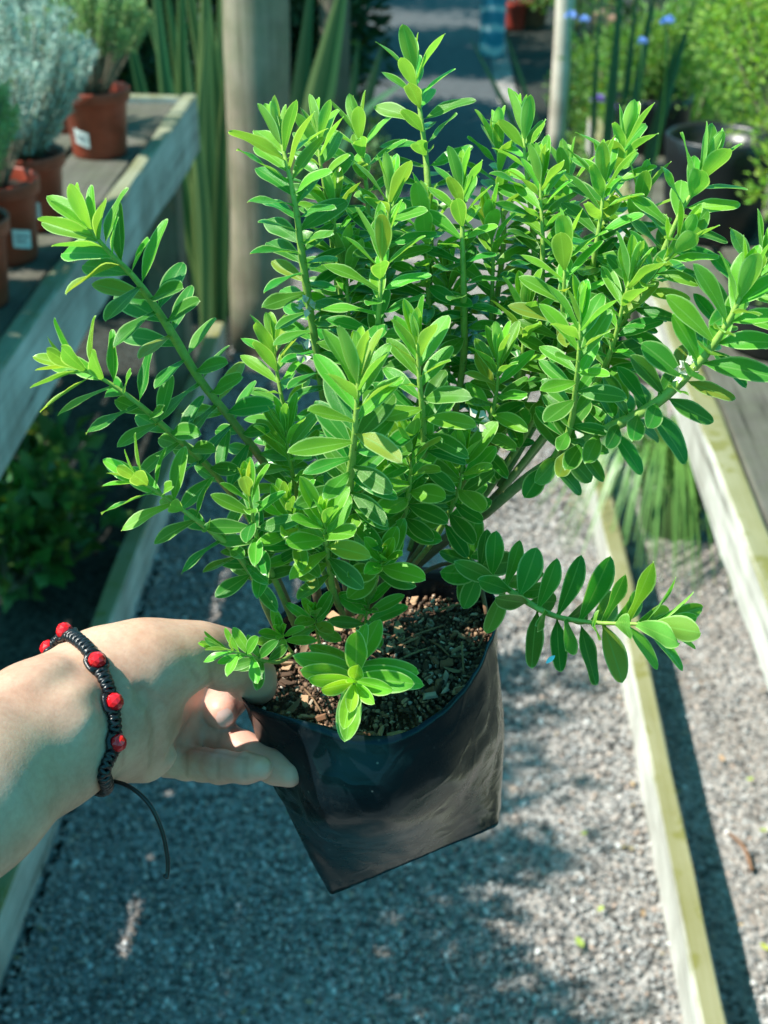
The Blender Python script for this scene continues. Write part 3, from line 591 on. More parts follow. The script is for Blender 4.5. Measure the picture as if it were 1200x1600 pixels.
# branch lines: photo x, photo y, distance; tip first.  (points, leaf length mm, leafy length mm, stem radius mm, wide leaves)
BR = [
 ([(128,342,.498),(165,388,.502),(215,440,.51),(262,510,.525),(310,590,.54),(365,660,.555),(420,735,.575),(470,830,.60),(500,950,.62)], 28, 150, 1.9, 0),
 ([(98,566,.513),(160,592,.52),(215,630,.525),(255,665,.535),(300,705,.545),(335,740,.555),(400,830,.59),(470,990,.615)], 24, 95, 1.5, 0),
 ([(200,738,.518),(262,780,.525),(310,815,.53),(360,855,.54),(395,900,.555),(420,960,.58),(445,1010,.605)], 21, 80, 1.5, 0),
 ([(332,1008,.532),(380,1022,.540),(430,1035,.565),(458,1022,.60)], 14, 32, 1.0, 0),
 ([(552,1072,.540),(556,1050,.56),(560,1010,.59),(560,970,.62)], 27, 30, 1.5, 0),
 ([(1062,976,.545),(990,975,.55),(920,972,.555),(860,960,.56),(800,925,.57),(745,885,.59),(705,850,.61)], 28, 100, 1.5, 1),
 ([(1170,420,.50),(1150,480,.505),(1110,545,.515),(1060,600,.525),(1010,640,.535),(930,680,.55),(870,715,.57),(820,750,.585),(760,800,.605),(700,840,.625),(640,890,.645)], 27, 120, 2.4, 1),
 ([(1120,230,.535),(1092,285,.54),(1065,330,.545),(1030,405,.555),(985,480,.565),(935,560,.58),(870,660,.60),(760,790,.63),(645,885,.645)], 25, 110, 1.7, 0),
 ([(985,190,.565),(965,260,.57),(950,330,.575),(925,420,.58),(905,500,.59),(860,620,.605),(750,780,.63)], 23, 100, 1.6, 0),
 ([(945,245,.550),(942,310,.555),(932,380,.56),(915,470,.575),(870,600,.60),(780,760,.62)], 23, 90, 1.6, 0),
 ([(889,355,.540),(883,410,.545),(880,460,.55),(870,560,.57),(820,680,.60),(740,800,.63)], 22, 75, 1.5, 0),
 ([(909,460,.515),(905,540,.52),(900,600,.53),(890,670,.55),(865,715,.57)], 22, 62, 1.5, 0),
 ([(1080,345,.525),(1060,385,.53),(1020,430,.54),(960,520,.56),(880,640,.59),(780,770,.62)], 22, 80, 1.6, 0),
 ([(990,415,.53),(975,470,.535),(950,560,.55),(890,680,.575)], 22, 60, 1.5, 0),
 ([(814,170,.58),(822,260,.58),(832,350,.585),(835,430,.59),(820,560,.605),(740,760,.63)], 23, 100, 1.6, 0),
 ([(845,245,.565),(845,310,.57),(848,390,.575),(840,500,.59),(800,640,.61)], 22, 80, 1.5, 0),
 ([(722,255,.56),(722,330,.565),(723,400,.57),(725,490,.58),(722,580,.595),(690,740,.62),(640,880,.645)], 21, 105, 1.7, 0),
 ([(641,72,.58),(655,165,.585),(664,235,.588),(669,300,.59),(672,400,.60),(660,600,.62),(620,800,.635),(590,940,.64)], 23, 125, 1.7, 0),
 ([(608,265,.555),(608,330,.56),(600,420,.575),(590,560,.60),(570,760,.62),(555,940,.63)], 22, 90, 1.6, 0),
 ([(598,350,.53),(595,440,.535),(590,510,.545),(583,580,.56),(570,720,.59),(555,940,.625)], 24, 85, 1.7, 0),
 ([(430,185,.54),(450,265,.54),(463,330,.545),(470,385,.55),(480,455,.56),(490,520,.57),(505,620,.585),(530,780,.605),(545,950,.625)], 26, 110, 1.8, 0),
 ([(495,180,.57),(500,250,.57),(515,340,.58),(530,480,.59),(545,700,.61),(550,950,.63)], 22, 90, 1.5, 0),
 ([(552,172,.59),(565,235,.59),(575,320,.595),(585,480,.605),(575,800,.625)], 22, 90, 1.5, 0),
 ([(650,505,.512),(655,590,.52),(660,650,.53),(658,730,.55),(620,850,.59),(580,950,.62)], 24, 80, 1.8, 0),
 ([(562,552,.49),(558,620,.495),(553,690,.505),(545,770,.535),(540,870,.575),(545,960,.62)], 27, 85, 1.9, 0),
 ([(385,738,.51),(392,790,.52),(405,850,.54),(440,930,.575),(470,1000,.61)], 20, 50, 1.5, 0),
 ([(450,785,.53),(460,830,.54),(480,900,.57),(480,1000,.61)], 20, 42, 1.4, 0),
 ([(505,800,.52),(510,850,.535),(520,920,.57),(540,970,.62)], 22, 40, 1.5, 1),
 ([(600,868,.54),(592,890,.555),(580,930,.59),(560,970,.62)], 22, 26, 1.4, 1),
 ([(777,195,.60),(780,280,.60),(785,400,.605),(740,640,.625),(650,870,.645)], 22, 100, 1.5, 0),
 ([(1200,390,.52),(1175,450,.53),(1130,520,.545),(1050,600,.56)], 24, 50, 1.5, 0),
 ([(780,545,.555),(770,640,.57),(720,760,.60),(640,880,.64)], 22, 70, 1.5, 0),
 ([(640,690,.53),(640,760,.545),(620,850,.58),(590,940,.62)], 23, 50, 1.5, 1),
 ([(725,700,.55),(715,770,.565),(680,840,.60),(640,890,.645)], 22, 48, 1.5, 1),
 ([(425,520,.58),(440,620,.585),(480,760,.60),(530,930,.625)], 22, 85, 1.5, 0),
 ([(445,660,.545),(455,730,.555),(480,830,.58),(530,950,.62)], 22, 60, 1.5, 0),
 ([(540,400,.575),(545,500,.58),(550,650,.60),(550,930,.63)], 22, 90, 1.5, 0),
 ([(665,320,.575),(668,420,.58),(665,560,.60),(620,850,.635)], 22, 90, 1.5, 0),
 ([(765,340,.58),(770,430,.59),(755,600,.61),(680,840,.64)], 22, 90, 1.5, 0),
 ([(1005,290,.57),(985,370,.575),(950,470,.585),(870,640,.61)], 22, 80, 1.5, 0),
 ([(885,255,.60),(885,340,.60),(875,460,.605),(800,680,.625)], 22, 90, 1.5, 0),
 ([(820,470,.565),(815,560,.575),(790,670,.595),(720,800,.63)], 22, 75, 1.5, 0),
 ([(520,300,.57),(525,380,.575),(535,500,.59),(545,700,.61)], 22, 80, 1.5, 0),
 ([(700,420,.60),(702,520,.605),(690,680,.62),(640,860,.64)], 22, 90, 1.5, 0),
 ([(490,955,.572),(495,985,.59),(500,1012,.61)], 17, 20, 1.1, 0),
 ([(578,925,.585),(572,965,.60),(565,1000,.62)], 20, 24, 1.2, 0),
 ([(438,985,.560),(446,1005,.58),(458,1022,.605)], 15, 16, 1.0, 0),
 ([(560,720,.545),(560,790,.56),(555,880,.59),(550,960,.62)], 22, 55, 1.5, 0),
]
leaves = []   # (branch, age, shape, Matrix)
def lerp_frame(P, T, E, B, acc, s):
    i = int(np.searchsorted(acc, s)-1); i = max(0, min(len(P)-2, i)); f = (s-acc[i])/(acc[i+1]-acc[i]+1e-12)
    L = lambda A: A[i]*(1-f)+A[i+1]*f
    return L(P), L(T)/np.linalg.norm(L(T)), L(E), L(B)
branches = []
for bi, (pts, LL, leafy, rad, wide) in enumerate(BR):
    P = spline([at(*q) for q in pts], 240); cut = .0075 if len(pts) > 4 and bi > 2 else .003
    al_ = np.concatenate([[0], np.cumsum(np.linalg.norm(np.diff(P, axis=0), axis=1))]); P = P[int(np.searchsorted(al_, cut)):]; P = P[np.linspace(0, len(P)-1, 40).astype(int)]; T, E, B = frames(P); seg = np.linalg.norm(np.diff(P, axis=0), axis=1); acc = np.concatenate([[0], np.cumsum(seg)])
    tot = acc[-1]; q = acc/tot
    R = rad*.86e-3*(.38+.62*np.minimum(1, acc/.05)+.35*np.clip((acc-.12)/.1, 0, 1))
    R = R*(1+.10*np.sin(acc/.0056*math.pi)**8)
    V, F, U = tube(P, R, 8); age = np.repeat(np.clip(acc/.24+(.12 if rad > 2 else 0), 0, 1), 8)
    if pts[-1][1] > 860: age = np.repeat(np.clip(acc/max(tot, .16), 0, 1), 8)
    bo = build('branch', V, F, M['stem'], hp, True, uv=U, attr={'age': age}); branches.append(bo)
    # nodes
    s = -.0005; k = 0; roll0 = random.uniform(0, 1.57)
    sched = [(0, 5, .66), (.0012, 13, .80), (.0030, 25, .92), (.0054, 37, 1.0), (.0086, 47, 1.03), (.0124, 56, 1.02), (.0168, 63, 1.0), (.0216, 68, 1.0)]
    while True:
        if k < len(sched): s, al, ls = sched[k]
        else: s += random.uniform(.0040, .0051)*(.7 if bi == 4 else 1.35 if bi < 3 else 1); al = 71+min(17, (k-8)*1.8); ls = 1.0-min(.26, (k-8)*.016)
        if bi in (0, 1, 2, 4, 5) and k < 7: al = al*.62+27
        if s > min(leafy*1e-3, tot*.93): break
        p, t, e, bb = lerp_frame(P, T, E, B, acc, s+.0004); ax = -t
        rr = np.interp(s, acc, R)
        for sgn in (0, math.pi):
            if k > 10 and random.random() < .07: continue
            if k > 14 and random.random() < .12: continue
            th = roll0+k*math.pi/2+sgn+random.gauss(0, .13)
            ee = e*math.cos(th)+bb*math.sin(th); a_ = math.radians(al+random.gauss(0, 6 if k > 1 else 2.5))
            # leaves turn a little towards the light above
            d = ax*math.cos(a_)+ee*math.sin(a_); d = d+np.array([-.04, 0, .10 if k > 4 else .03]); d /= np.linalg.norm(d)
            nn = ax-d*(ax@d) if k > 2 else -ee-d*(-ee@d)
            if k > 3: nn = nn/np.linalg.norm(nn)+np.array([-.22, -.62, .42])*min(1., (k-3)/3); nn = nn-d*(nn@d)
            nn /= np.linalg.norm(nn); tw = random.gauss(0, .16); x = np.cross(d, nn); x, nn = x*math.cos(tw)+nn*math.sin(tw), nn*math.cos(tw)-x*math.sin(tw)
            Ln = LL*.93e-3*ls*random.uniform(.80, 1.1); wsc = random.uniform(.82, 1.04)*(1.12 if wide else 1.0)
            if k < 2: wsc *= 1.0
            ag = (0 if s < .0025 else (1 if s < .024+random.uniform(-.012, .010) else 2)) if bi != 4 else (0 if s < .008 else 1)
            sh = random.choice([2, 5]) if k < 3 else random.choice([0, 1, 2, 6, 3, 7, 8] if not wide else [3, 4, 1, 8, 7, 3])
            base = p+ee*rr*.6
            Mx = Matrix(((x[0]*Ln*wsc, d[0]*Ln, nn[0]*Ln, base[0]), (x[1]*Ln*wsc, d[1]*Ln, nn[1]*Ln, base[1]), (x[2]*Ln*wsc, d[2]*Ln, nn[2]*Ln, base[2]), (0, 0, 0, 1)))
            leaves.append((bi, ag, sh, Mx))
        k += 1
# which leaves show largest: rays from the camera to points on each leaf
allV = []; allF = []; WV = []
for (bi, ag, sh, Mx) in leaves:
    A = np.array(Mx); V = SHAPES[sh][0]@A[:3, :3].T+A[:3, 3]; WV.append(V); b0 = len(allV); allV.extend(V.tolist()); allF += [tuple(i+b0 for i in f) for f in SHAPES[sh][1]]
nf = len(SHAPES[0][1]); bvh = BVHTree.FromPolygons(allV, allF); score = []
o3 = Vector(CAM)
for li, V in enumerate(WV):
    c = V-CAM; z = c@FW; X = c@RT/z*FPX+600; Y = 800-c@UP/z*FPX; idx = [11, 13, 21, 23, 27, 31, 33, 41, 43]
    ar = 0
    for f in SHAPES[0][1]:
        x0, x1, x2, x3 = X[list(f)]; y0, y1, y2, y3 = Y[list(f)]; ar += abs((x2-x0)*(y3-y1)-(x3-x1)*(y2-y0))/2
    vis = 0
    for i in idx:
        d = Vector(V[i]-CAM); hit = bvh.ray_cast(o3, d.normalized())
        if hit[2] is not None and (hit[2]//nf == li or hit[3] > d.length-.001): vis += 1
    score.append(ar*vis/len(idx))
order = np.argsort(-np.array(score)); pick = set(order[:300].tolist())
off = Matrix.Translation(-Vector(wloc(hp)))
rest = {0: ([], [], []), 1: ([], [], []), 2: ([], [], [])}
for li, (bi, ag, sh, Mx) in enumerate(leaves):
    if li in pick:
        o = bpy.data.objects.new('leaf', LM[(ag, sh)]); COL.objects.link(o); o.parent = branches[bi]; o.matrix_basis = off@Mx
    else:
        V, F, U = rest[ag]; b0 = len(V); V.extend(WV[li].tolist()); F += [tuple(i+b0 for i in f) for f in SHAPES[sh][1]]; U += SHAPES[sh][2]
V = []; F = []; U = []; mi = []
for a in range(3):
    b0 = len(V); V += rest[a][0]; F += [tuple(i+b0 for i in f) for f in rest[a][1]]; U += rest[a][2]; mi += [a]*len(rest[a][1])
o = build('remaining_leaves', V, F, M['leaf0'], hp, True, uv=U); o['kind'] = 'stuff'
o.data.materials.append(M['leaf1']); o.data.materials.append(M['leaf2']); o.data.polygons.foreach_set('material_index', mi)
print('leaves', len(leaves))
# spent flowers
M['petal'] = plain('spent_white_petal', (.60, .58, .50), .7, .3, 200, .4)
for (px, py, d, r) in [(480, 478, .552, .005), (478, 552, .560, .006), (575, 556, .53, .004), (745, 658, .555, .006), (1078, 575, .522, .005), (1060, 585, .522, .004)]:
    c = at(px, py, d); n = 9; dd = rng.normal(size=(n, 3)); dd /= np.linalg.norm(dd, axis=1)[:, None]
    cloud('flower', c+dd*r*.25, dd, r*.75, r*.6, M['petal'], hp, .4)

# bag (rim and foot rings given as photo positions with distances)
RIM = [(376,1090,.582),(470,1122,.572),(545,1142,.568),(612,1150,.566),(690,1108,.575),(745,1040,.594),(768,985,.612),(772,940,.632),(745,903,.648),(690,888,.658),(610,890,.660),(520,912,.654),(440,960,.640),(385,1030,.612)]
FOOT = [(516,1399,.668),(545,1388,.662),(590,1369,.658),(640,1348,.656),(700,1322,.658),(750,1303,.664),(777,1291,.672),(782,1262,.70),(770,1238,.725),(720,1236,.74),(650,1256,.742),(580,1290,.736),(530,1330,.72),(512,1370,.69)]
seg = 84
def ring(pts, it=2):
    C = [at(*q) for q in pts]; P = np.array([C[i]*(1-k/6)+C[(i+1) % 14]*(k/6) for i in range(14) for k in range(6)])
    for _ in range(it): P = (np.roll(P, 1, 0)+2*P+np.roll(P, -1, 0))/4
    return P
rim, foot = ring(RIM, 4), ring(FOOT, 1); V = []; U = []; rows = 34
cen_r, cen_f = rim.mean(0), foot.mean(0)
for i in range(rows+1):
    q = i/rows; cc = cen_r*(1-q)+cen_f*q
    for j in range(seg):
        qq = q; p = rim[j]*(1-qq)+foot[j]*qq; rd = p-cc; ln = np.linalg.norm(rd); rd /= ln
        a = 2*math.pi*j/seg; cx, cy = math.cos(a), math.sin(a)
        bul = .0022*math.sin(math.pi*min(1, q*1.05))**.8
        wr = .0028*noise.noise((cx*2.3+3, cy*2.3, q*2.6))+.0009*noise.noise((cx*6+q*5, cy*6-q*4, q*5+3))+.0003*noise.noise((cx*15+q*14, cy*15, q*11))
        crease = -.0008*(1-abs(noise.noise((cx*3.1+q*4.5, cy*3.1-q*2.5, 9.1))))**14*min(1, q*5)-.0006*(1-abs(noise.noise((cx*5.1-q*7, cy*5.1+q*6, 2.1))))**18*min(1, q*5)
        lip = .0012*max(0, 1-q*14); ja = ((j/seg*14-1.95+7) % 14)-7; bul += .023*math.exp(-(ja/(1.05 if ja < 0 else 2.3))**2)*(math.sin(math.pi/2*q/.36) if q < .36 else math.cos(math.pi/2*(q-.36)/.64)**2)
        V.append(p+rd*(bul+wr*math.sin(math.pi*min(1, .25+q*.75))+crease+lip)); U.append((j/seg, q))
F = [(i*seg+j, i*seg+(j+1) % seg, (i+1)*seg+(j+1) % seg, (i+1)*seg+j) for i in range(rows) for j in range(seg)]
nb = len(V); V.append(cen_f); U.append((0, 1)); F += [(rows*seg+(j+1) % seg, rows*seg+j, nb) for j in range(seg)]
m, n_, b, out = mat('black_poly_film'); co = objco(n_); nz = noise_(n_, 35, co, 5); du = noise_(n_, 90, co, 6, .7)
mp = N(n_, 'ShaderNodeMapping'); mp.inputs['Scale'].default_value = (30, 30, 120); n_.links.new(co, mp.inputs[0]); sm = noise_(n_, 1., mp.outputs[0], 4)
dust = ramp(n_, du.outputs[0], [(.55, (.003, .007, .010)), (.78, (.018, .022, .024))])
spots = N(n_, 'ShaderNodeTexVoronoi', i={'Scale': 170}); n_.links.new(co, spots.inputs['Vector'])
sp = ramp(n_, spots.outputs['Distance'], [(.06, (1, 1, 1)), (.12, (0, 0, 0))]); spm = ramp(n_, nz.outputs[0], [(.52, (0, 0, 0)), (.66, (1, 1, 1))])
col = mixc(n_, math_(n_, 'MULTIPLY', math_(n_, 'MULTIPLY', sp, spm), .6), dust, (.28, .27, .25))
n_.links.new(col, b.inputs['Base Color']); n_.links.new(ramp(n_, nz.outputs[0], [(.3, (.19,)*3), (.7, (.34,)*3)]), b.inputs['Roughness']); b.inputs['Specular IOR Level'].default_value = .30
b.inputs['Specular Tint'].default_value = (.55, .85, 1, 1)
wp = N(n_, 'ShaderNodeVectorMath', operation='MULTIPLY_ADD'); n_.links.new(noise_(n_, 18, co, 3).outputs['Color'], wp.inputs[0]); wp.inputs[1].default_value = (.05,)*3; n_.links.new(co, wp.inputs[2])
ck = N(n_, 'ShaderNodeTexVoronoi', i={'Scale': 34}); ck.feature = 'DISTANCE_TO_EDGE'; n_.links.new(wp.outputs[0], ck.inputs['Vector'])
ckh = ramp(n_, ck.outputs['Distance'], [(0, (1, 1, 1)), (.09, (0, 0, 0))])
bump(n_, b, math_(n_, 'ADD', math_(n_, 'MULTIPLY', ckh, .35), math_(n_, 'ADD', nz.outputs[0], math_(n_, 'MULTIPLY', sm.outputs[0], .5))), .17, .002); M['film'] = m
bag = build('grow_bag', V, F, M['film'], hp, True, uv=U)
sol = bag.modifiers.new('film', 'SOLIDIFY'); sol.thickness = .0006; sol.offset = -1
# soil with bark chips
M['barksoil'] = plain('bark_soil', (.085, .052, .034), .95, .2, 160, .8, .9, .006)
V = []; F = []; ax = (cen_f-cen_r); ax /= np.linalg.norm(ax)
sr = [rim[j]*(1-.13)+foot[j]*.13 for j in range(seg)]; sc_ = np.mean(sr, 0)
for i in range(9):
    for j in range(seg):
        p = sc_+(sr[j]-sc_)*(1-i/8)*1.0; V.append(p-ax*(.004*noise.noise(p*90)+.004*(i/8)))
F = [(i*seg+j, i*seg+(j+1) % seg, (i+1)*seg+(j+1) % seg, (i+1)*seg+j) for i in range(8) for j in range(seg)]
soil = build('soil', V, F, M['barksoil'], hp)
chipmats = [plain('bark_chip_%s' % k, c, .85, .25, 120, .5) for k, c in (('tan', (.44, .27, .16)), ('brown', (.22, .11, .06)), ('pale', (.46, .36, .27)), ('dark', (.08, .045, .028)))]
chipmesh = []
for k in range(8):
    bm = bmesh.new(); bmesh.ops.create_cube(bm, size=1)
    for v in bm.verts: v.co = Vector((v.co.x*random.uniform(.7, 1.3), v.co.y*random.uniform(.5, 1)*.7, v.co.z*random.uniform(.4, .9)*.45))
    for v in bm.verts: v.co += Vector((random.uniform(-.2, .2), random.uniform(-.15, .15), random.uniform(-.1, .1)))
    bmesh.ops.bevel(bm, geom=bm.edges[:], offset=.07, segments=1, affect='EDGES')
    me = bpy.data.meshes.new('bark_chip'); bm.to_mesh(me); bm.free(); me.materials.append(chipmats[k % 4]); chipmesh.append(me)
for k in range(280):
    j = random.randrange(seg); q = math.sqrt(random.random())*.95; p = sc_+(sr[j]-sc_)*q-ax*(.004+.004*(1-q)+random.uniform(-.001, .003))
    o = bpy.data.objects.new('bark_chip', random.choice(chipmesh)); COL.objects.link(o); o.parent = soil
    o.location = Vector(p-wloc(hp)); o.rotation_euler = (random.gauss(0, .5), random.gauss(0, .5), random.random()*6.28); s = .0018+.0052*random.random()**2; o.scale = (s, s, s)
n = 3600; jj = rng.integers(0, seg, n); qq_ = np.sqrt(rng.random(n))*.98; SR = np.array(sr)
Pc = sc_+(SR[jj]-sc_)*qq_[:, None]-ax*(.003+.004*(1-qq_)+rng.uniform(-.001, .0015, n))[:, None]
m, n_, b, out = mat('soil_crumbs'); n_.links.new(ramp(n_, island(n_), [(0, (.04, .025, .017)), (.45, (.13, .075, .045)), (.75, (.25, .145, .085)), (.93, (.34, .22, .13)), (1, (.6, .55, .48))]), b.inputs['Base Color']); b.inputs['Roughness'].default_value = .9
Wc = (IV[None]*(1+rng.uniform(-.3, .3, (n, len(IV), 1)))*(rng.uniform(.0003, .0012, n)[:, None, None]*rng.uniform(.5, 1.4, (n, 1, 3)))+Pc[:, None]).reshape(-1, 3)
build('soil_crumbs', Wc, (IF[None]+(np.arange(n)*len(IV))[:, None, None]).reshape(-1, 3), m, soil, False)['kind'] = 'stuff'
for k in range(26):
    j = random.randrange(seg); q = random.uniform(.1, .95); p = sc_+(sr[j]-sc_)*q-ax*.006; L = random.uniform(.007, .016)
    if k % 2:
        dv = rng.normal(size=3); dv -= ax*(dv@ax)*.8; dv /= np.linalg.norm(dv); V, F, U = tube(spline([p-dv*L, p-ax*.0015, p+dv*L], 6), .0005, 5)
    else: V, F = small_leaf(p, L, L*.35, random.random()*6.28, -ax+rng.normal(size=3)*.3, .3)
    build('soil_litter', V, F, M['litter'], soil)
# a few dead twigs at the back rim
for (pp) in [[(745,905,.64),(735,870,.635),(705,845,.625)], [(770,890,.63),(700,880,.645),(640,905,.65)], [(760,960,.62),(752,900,.625),(770,868,.62)]]:
    V, F, U = tube(spline([at(*q) for q in pp], 8), .0011, 6); build('dead_twig', V, F, M['twig'], hp)
# blue flake on a leaf of the right branch
M['flake'] = plain('blue_flake', (.22, .58, .70), .5)
V, F = small_leaf(at(860, 1030, .549), .0045, .002, 1.1, -FW, .3); build('stray_petal', V, F, M['flake'], hp)['label'] = 'tiny bright blue petal stuck on a leaf'

# ------------------------------------------------------------------ the hand (signed distance body, one continuous mesh)
def c3(x, y, d): return np.array([(x-600)/FPX*d, (800-y)/FPX*d, d])
def cone(P, a, b, ra, rb, flat=1., nrm=None):
    ab = b-a; L2 = ab@ab+1e-12; pa = P-a; t = np.clip((pa@ab)/L2, 0, 1); q = pa-t[:, None]*ab
    if nrm is not None:
        nn = nrm-ab*(nrm@ab)/L2; nn = nn/np.linalg.norm(nn); q = q+(q@nn)[:, None]*nn*(1/flat-1)
    return np.linalg.norm(q, axis=1)-(ra+(rb-ra)*t)
def smin(a, b, k):
    h = np.clip(.5+.5*(b-a)/k, 0, 1); return b*(1-h)+a*h-k*h*(1-h)
def chain(P, pts, k=.004, **kw):
    d = None
    for (a, ra), (b, rb) in zip(pts[:-1], pts[1:]):
        e = cone(P, c3(*a), c3(*b), ra, rb, **kw); d = e if d is None else smin(d, e, k)
    return d
ZN = np.array([.25, .15, 1.])
TENDONS = []
def hand_sdf(P):
    arm = chain(P, [((-620, 1640, .40), .037), ((-300, 1410, .435), .0345), ((-60, 1238, .475), .0283), ((70, 1148, .515), .0262), ((150, 1103, .540), .0262)], .01, flat=.78, nrm=ZN)
    heel = chain(P, [((150, 1108, .540), .0250), ((200, 1122, .556), .0215)], .01, flat=.85, nrm=ZN)
    hypo = chain(P, [((170, 1162, .545), .0150), ((224, 1170, .562), .0136)], .008)
    palm = chain(P, [((205, 1090, .580), .0180), ((262, 1105, .612), .0155), ((285, 1105, .626), .0140)], .008)
    palm2 = chain(P, [((205, 1128, .582), .0180), ((258, 1150, .609), .0135), ((280, 1160, .616), .0110)], .008)
    body = smin(smin(arm, heel, .012), smin(palm, palm2, .01), .008)
    body = smin(body, hypo, .006)
    thenar = chain(P, [((165, 1040, .540), .0140), ((225, 1040, .546), .0158), ((278, 1030, .553), .0140)], .012)
    thumb = chain(P, [((265, 1029, .553), .0134), ((310, 1020, .560), .0114), ((340, 1026, .568), .0108), ((352, 1034, .573), .0103), ((392, 1058, .592), .0095), ((404, 1072, .600), .0080)], .006)
    for pts in TENDONS: body = smin(body, chain(P, pts, .004), .008)
    body_t = smin(smin(body, thenar, .010), thumb, .005)
    pinky = chain(P, [((264, 1184, .608), .0084), ((292, 1191, .598), .0074), ((318, 1195, .590), .0068), ((343, 1198, .583), .0069), ((384, 1200, .572), .0062), ((407, 1200, .568), .0052)], .003)
    ring_ = chain(P, [((278, 1138, .620), .0098), ((312, 1143, .615), .0086), ((345, 1156, .608), .0082), ((378, 1172, .601), .0080), ((430, 1199, .590), .0070), ((452, 1210, .586), .0056)], .003)
    middle = chain(P, [((288, 1115, .626), .0102), ((330, 1098, .640), .0092), ((355, 1092, .628), .0086), ((346, 1112, .602), .0074)], .003)
    index = chain(P, [((292, 1075, .625), .0102), ((345, 1060, .648), .0090), ((395, 1075, .655), .0082), ((425, 1100, .640), .0072)], .003)
    d = body_t
    for f, k in ((pinky, .005), (ring_, .005), (middle, .004), (index, .004)): d = np.minimum(d, smin(body, f, k))
    # creases
    for pts, r in CREASES:
        e = None
        for a, b in zip(pts[:-1], pts[1:]):
            q = cone(P, c3(*a), c3(*b), 0, 0); e = q if e is None else np.minimum(e, q)
        d = np.maximum(d, -e) if False else d+np.clip(r-np.maximum(e, 0)*.6, 0, r)
    return d
CREASES = []
def crease_line(px):  # projected onto the surface along the view ray
    out = []; px = np.array(px, float); px = [px[i]*(1-f)+px[i+1]*f for i in range(len(px)-1) for f in np.linspace(0, 1, 6, endpoint=i == len(px)-2)]
    for (x, y) in px:
        dd = np.linspace(.50, .66, 640); P = np.stack([c3(x, y, d) for d in dd]); v = hand_sdf_plain(P); k = np.argmax(v < 0); out.append((x, y, dd[k] if (v < 0).any() else .58))
    return out
hand_sdf_plain = hand_sdf
lines = [[(270, 1163), (300, 1167), (340, 1174), (385, 1183)], [(222, 1085), (240, 1100), (246, 1140), (245, 1180), (243, 1216)], [(258, 1210), (266, 1185), (282, 1155), (300, 1130)], [(206, 1072), (235, 1090), (262, 1100)], [(293, 1168), (292, 1213)], [(342, 1178), (341, 1216)], [(384, 1182), (383, 1214)], [(384, 1160), (374, 1176)], [(196, 1052), (212, 1068), (232, 1080)], [(332, 1072), (327, 1040)], [(190, 1108), (194, 1150), (192, 1196)], [(300, 1046), (310, 1062)], [(348, 1138), (341, 1160)]]
TENDONS = []
for l, r in ([[(30, 1150), (80, 1115), (130, 1085)], .0030], [[(20, 1195), (80, 1155), (140, 1125)], .0026], [[(-40, 1130), (20, 1085), (90, 1045)], .0024]):
    q = crease_line(l); TENDONS.append([((x, y, d+.0020), r) for (x, y, d) in q])
CR = [(crease_line(l), .0016 if i == 0 else .0028 if i in (1, 2) else .0007) for i, l in enumerate(lines)]; CREASES = CR
res = .0013; lo = np.array([-.235, -.20, .36]); hi = np.array([-.030, -.035, .675])
dims = np.ceil((hi-lo)/res).astype(int)+1; vol = np.empty(dims, np.float32)
gx, gy, gz = [lo[i]+np.arange(dims[i])*res for i in range(3)]
YY, ZZ = np.meshgrid(gy, gz, indexing='ij'); slab = np.stack([np.zeros(YY.size), YY.ravel(), ZZ.ravel()], -1)
CREASES = []
for i, x in enumerate(gx):
    slab[:, 0] = x; sh_ = YY.shape; sl3 = slab.reshape(*sh_, 3); vc = hand_sdf(sl3[::4, ::4].reshape(-1, 3)).reshape(sl3[::4, ::4].shape[:2])
    v = np.repeat(np.repeat(vc, 4, 0), 4, 1)[:sh_[0], :sh_[1]].ravel().copy(); mk = np.abs(v) < .013
    if mk.any(): v[mk] = hand_sdf(slab[mk])
    near = np.abs(v) < .004
    if near.any():
        CREASES = CR; v[near] = hand_sdf(slab[near]); CREASES = []
    vol[i] = v.reshape(YY.shape)
